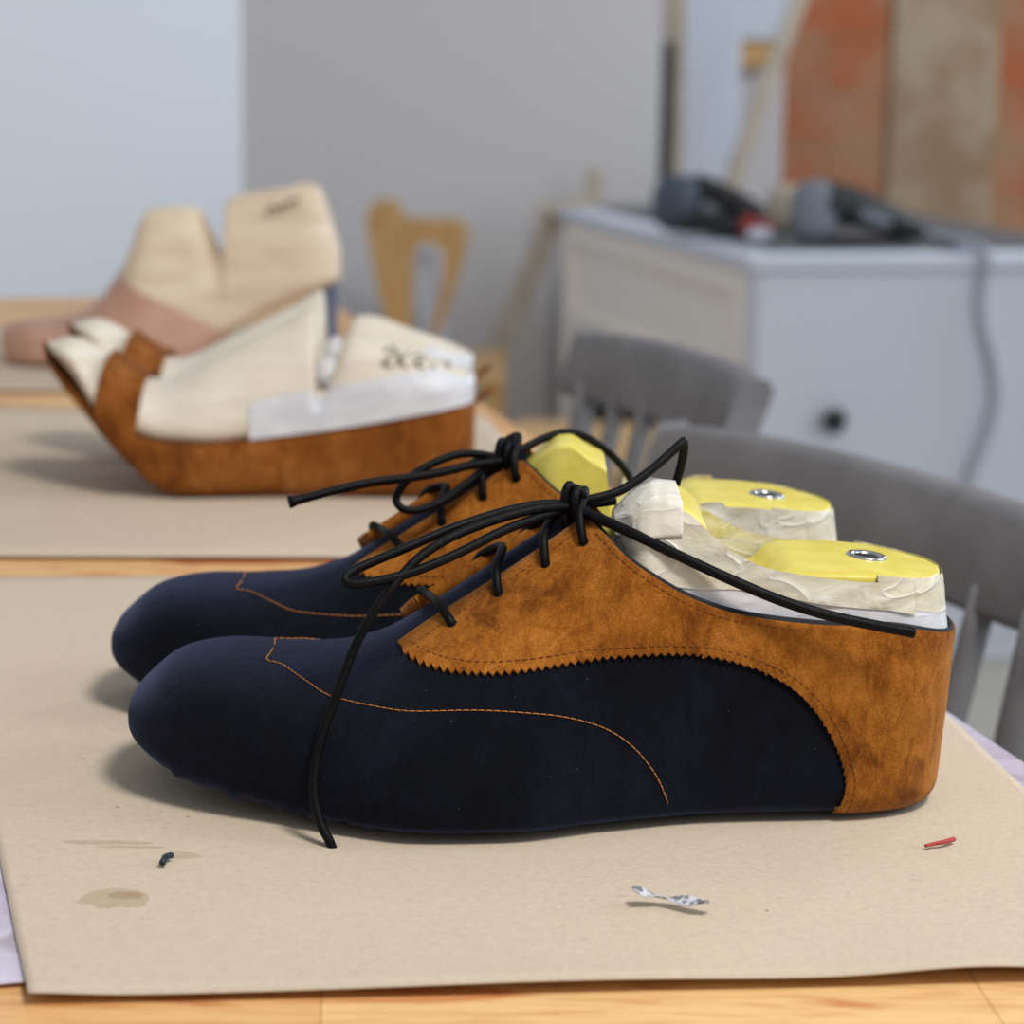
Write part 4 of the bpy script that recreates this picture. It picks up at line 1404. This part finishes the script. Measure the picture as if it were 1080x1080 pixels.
# cable hanging over the white face
mb = MB()
def wf(px, py, off=0.02):                        # point in front of the white face
    o_, d_ = Vector((0, 0, T + HC)), None
    best = None
    for i in range(400):
        p = at(px, py, 3.0 + 1.6*i/399)
        l = CM.inverted() @ p
        if l.y >= -off: return p
    return p
cp = [CM @ (CM.inverted() @ wf(1040, 262) + Vector((0, 0.10, 0)))]
cp = [wf(1040, 266, 0.016), wf(1036, 300), wf(1036, 340), wf(1046, 380), wf(1050, 420), wf(1040, 460), wf(1024, 500), wf(1015, 540), wf(1020, 600)]
l0 = CM.inverted() @ cp[0]
cp = [CM @ Vector((l0.x, 0.20, CZ + 0.007)), CM @ Vector((l0.x, 0.05, CZ + 0.008)), CM @ Vector((l0.x, -0.022, CZ - 0.005))] + cp[1:]
mb.tube(cp, 0.0095, 10, sub=6)
tag(mb.build('cable', M['cable'], None, True), 'thick grey cable hanging down over the right side of the white sideboard', 'cable')

# power tools on the sideboard
def spot(px, dist):
    """point on the sideboard top below pixel column px, dist into the top from the near corner line"""
    for i in range(600):
        p = at(px, 245, 3.2 + 2.2*i/599)
        l = CM.inverted() @ p
        if l.y >= dist: return CM @ Vector((l.x, l.y, CZ + 0.001)), l
def blob(c, r, sq=2.6, n=16):
    """rounded box centred at c with half sizes r"""
    V, Fc = [], []
    for i in range(n + 1):
        a = -math.pi/2 + math.pi*i/n
        for k in range(2*n):
            b_ = 2*math.pi*k/(2*n)
            f_ = lambda t: math.copysign(abs(t)**(2/sq), t)
            V.append((c[0] + r[0]*f_(math.cos(a))*f_(math.cos(b_)), c[1] + r[1]*f_(math.cos(a))*f_(math.sin(b_)), c[2] + r[2]*f_(math.sin(a))))
    for i in range(n):
        for k in range(2*n):
            l = (k + 1) % (2*n)
            Fc.append((i*2*n + k, i*2*n + l, (i + 1)*2*n + l, (i + 1)*2*n + k))
    return V, Fc
def tool(px, dist, rz, label, parts, name):
    p, l = spot(px, dist)
    root = empty(name, p, label, 'power tool', None)
    for nm, mat, geo in parts:
        V, Fc = geo
        V = [Matrix.Rotation(rz, 3, 'Z') @ Vector(v) + p for v in V]
        weld(mk(nm, V, Fc, mat, root), 1e-6)
    return root
tool(880, 0.16, R(4), 'grey and black power tool with sloping body on the right of the sideboard top', [
    ('motor_housing', M['toolgrey'], blob((-0.035, 0, 0.052), (0.038, 0.04, 0.052), 3)),
    ('tool_body', M['tooldark'], tube_geo([(-0.02, 0, 0.066), (0.04, 0, 0.058), (0.10, 0, 0.038), (0.15, 0, 0.020)], 0.040, 14, r1=0.017)),
    ('base_plate', M['tooldark'], blob((0.04, 0, 0.006), (0.09, 0.035, 0.006), 5)),
    ('side_panel', M['toolgrey'], tube_geo([(0.035, -0.034, 0.052), (0.06, -0.030, 0.045), (0.085, -0.024, 0.036)], 0.008, 8))], 'power_tool')
tool(735, 0.36, R(-12), 'slate blue and black power tool at the left end of the sideboard top', [
    ('motor_housing', M['toolblue'], blob((-0.035, 0, 0.052), (0.045, 0.04, 0.050), 2.6)),
    ('handle', M['tooldark'], tube_geo([(-0.01, 0, 0.085), (0.04, 0, 0.068), (0.085, 0, 0.045), (0.11, 0, 0.030)], 0.022, 12)),
    ('base_plate', M['tooldark'], blob((0.03, 0, 0.020), (0.085, 0.04, 0.019), 4))], 'power_tool')
p, l = spot(800, 0.20)
V, Fc = tube_geo([(-0.030, 0, 0.030), (-0.005, 0, 0.024), (0.022, 0, 0.018)], 0.016, 12)
rc = empty('screw_clamp', p, 'small red clamp with white end between the two power tools', 'tool')
mk('clamp_body', [Vector(v) + p for v in V], Fc, M['red'], rc)
V, Fc = blob((0.0, -0.022, 0.0135), (0.022, 0.012, 0.0125), 2.4)
mk('end_cap', [Vector(v) + p for v in V], Fc, M['white_paint'], rc)
p, l = spot(835, 0.40)
V, Fc = blob((0.0, 0, 0.041), (0.045, 0.03, 0.041), 4)
tag(mk('wooden_block', [Vector(v) + p for v in V], Fc, M['pale_batten'], None), 'pale wooden block behind the grey power tool', 'block')

# ------------------------------------------------------------------ things behind and beside the sideboard
YB = 5.2
def leaning(name, a, b_, wd, th, mat, parent=None):
    """flat batten from a to b, wd wide across the view, th deep"""
    a, b_ = Vector(a), Vector(b_)
    z = (b_ - a).normalized()
    y = Vector((0, 1, 0)); y = (y - z*y.dot(z)).normalized()
    x = y.cross(z)
    L = (b_ - a).length
    Mx = Matrix(((x.x, y.x, z.x, a.x), (x.y, y.y, z.y, a.y), (x.z, y.z, z.z, a.z), (0, 0, 0, 1)))
    return MB().box((-wd/2, -th/2, 0), (wd/2, th/2, L), 0.003, Mx).build(name, mat, parent)
def to_floor(px0, py0, px1, py1, Y):
    """line through two pixels on plane Y, carried down to the floor"""
    a, b_ = at(px0, py0, Y), at(px1, py1, Y)
    k = a.z/(a.z - b_.z)
    return a, a + (b_ - a)*k
a, b_ = to_floor(713, -30, 707, 230, YB)
tag(leaning('timber_post', b_, a + Vector((0, 0, 0.2)), 0.045, 0.03, M['pale_batten']), 'pale upright timber post just right of where the grey wall ends', 'timber')
a, b_ = to_floor(752, -30, 747, 230, YB + 0.15)
ad, bd = to_floor(703, 44, 699, 230, YB - 0.1)
tag(leaning('gap_shade_plank', bd, ad, 0.034, 0.03, M['tooldark']), 'dark upright plank added for the shade in the gap at the right end of the grey wall', 'plank')  # dark strip put in for the shade of the gap
tag(leaning('grey_panel', b_, a + Vector((0, 0, 0.2)), 0.13, 0.02, M['white_paint']), 'upright whitish grey board behind the left power tool', 'board')
a, b_ = to_floor(846, -10, 772, 190, YB - 0.15)
tag(leaning('leaning_batten', b_, a + (a - b_)*0.12, 0.034, 0.025, M['pale_batten']), 'pale batten leaning at a slant in front of the brick, behind the sideboard', 'timber')
b0_ = at(800, 15, BW - 0.06)
hb = empty('wall_box', (b0_.x, BW, b0_.z - 0.1), 'white box with yellowish underside hung on the wall beside the slanting batten', 'box')
x0, x1 = at(768, 20, BW - 0.1).x, at(832, 20, BW - 0.1).x
zlo, zhi = at(800, 42, BW - 0.1).z, at(800, -40, BW - 0.1).z
MB().box((x0, BW - 0.14, zlo), (x1, BW - 0.001, zhi), 0.005).build('box_body', M['white_paint'], hb)
zl2 = at(800, 72, BW - 0.1).z
MB().box((at(776, 50, BW - 0.1).x, BW - 0.13, zl2), (at(816, 50, BW - 0.1).x, BW - 0.001, zlo), 0.01).build('box_base', M['honey'], hb)

# wooden stand leaning by the sideboard
YE = 4.79
es = empty('wooden_stand', at(505, 410, YE).to_tuple()[:2] + (0,), 'pale wooden folding stand leaning beside the cream end of the sideboard', 'stand')
a, b_ = to_floor(588, 222, 512, 402, YE)
leaning('leg', b_, a, 0.046, 0.022, M['pale_batten'], es)
leaning('crossbar', at(566, 225, YE - 0.02), at(626, 208, YE - 0.02), 0.028, 0.02, M['pale_batten'], es)
a2, b2 = to_floor(629, 178, 622, 240, YE + 0.03)
leaning('upright', b2, a2, 0.036, 0.02, M['pale_batten'], es)

# honey plywood chair by the grey wall
YCh = 4.3
wc = empty('plywood_chair', (at(440, 300, YCh).x, YCh, 0), 'honey coloured wooden chair with slotted back by the grey wall', 'chair')
outer = [(386, 238), (392, 216), (405, 210), (420, 214), (428, 228), (455, 231), (480, 231), (494, 240), (492, 262), (482, 296), (468, 338), (456, 372), (450, 420), (424, 420), (414, 372), (400, 310)]
slot = [(437, 270), (446, 258), (458, 258), (466, 268), (466, 300), (455, 350), (446, 395), (436, 395), (434, 350)]
def plate(name, outer, hole, Y, th, mat, parent):
    bm = bmesh.new()
    loops = []
    for L in (outer, hole):
        P = spline(L, 4, True)
        loops.append([bm.verts.new(at(p[0], p[1], Y)) for p in P])
    es_ = []
    for vs in loops:
        for i in range(len(vs)): es_.append(bm.edges.new((vs[i], vs[(i + 1) % len(vs)])))
    bmesh.ops.triangle_fill(bm, edges=es_, use_beauty=True)
    g_ = bmesh.ops.extrude_face_region(bm, geom=list(bm.faces))
    for v in [e for e in g_['geom'] if isinstance(e, bmesh.types.BMVert)]: v.co.y += th
    bmesh.ops.recalc_face_normals(bm, faces=bm.faces)
    o0 = origin(parent)
    for v in bm.verts: v.co -= o0
    me = bpy.data.meshes.new(name); bm.to_mesh(me); bm.free()
    me.materials.append(mat)
    o = bpy.data.objects.new(name, me); COL.objects.link(o); o.parent = parent
    return o
plate('backrest', outer, slot, YCh, 0.018, M['honey'], wc)
cxw = at(440, 420, YCh).x
MB().box((cxw - 0.17, YCh - 0.36, 0.43), (cxw + 0.17, YCh + 0.01, 0.45), 0.008).build('seat', M['honey'], wc)
for sx in (-0.15, 0.15):
    for yy in (YCh - 0.33, YCh - 0.01):
        MB().box((cxw + sx - 0.016, yy - 0.016, 0), (cxw + sx + 0.016, yy + 0.016, 0.432), 0.004).build('leg', M['honey'], wc)
a, b_ = to_floor(449, 262, 462, 372, YCh + 0.14)
tag(leaning('white_plank', b_, a, 0.05, 0.02, M['white_paint']), 'narrow white plank standing behind the slotted wooden chair', 'board')

# low wooden bench between the table and the sideboard
bz = 0.44
be = empty('wooden_bench', on_z(610, 455, bz - T).to_tuple()[:2] + (0,), 'low honey wooden bench seen between the table edge and the far grey chair', 'bench')
q0, q1, q2, q3 = [on_z(x, y, bz - T) for x, y in ((520, 482), (700, 504), (690, 447), (548, 443))]
vv = [(p.x, p.y, bz) for p in (q0, q1, q2, q3)] + [(p.x, p.y, bz - 0.03) for p in (q0, q1, q2, q3)]
mk('bench_top', vv, [(0, 1, 2, 3), (7, 6, 5, 4), (0, 4, 5, 1), (1, 5, 6, 2), (2, 6, 7, 3), (3, 7, 4, 0)], M['honey'], be, False)
ctr = (q0 + q1 + q2 + q3)/4
for p in (q0, q1, q2, q3):
    c_ = p.lerp(ctr, 0.12)
    MB().box((c_.x - 0.02, c_.y - 0.02, 0), (c_.x + 0.02, c_.y + 0.02, bz - 0.03), 0.003).build('leg', M['honey'], be)
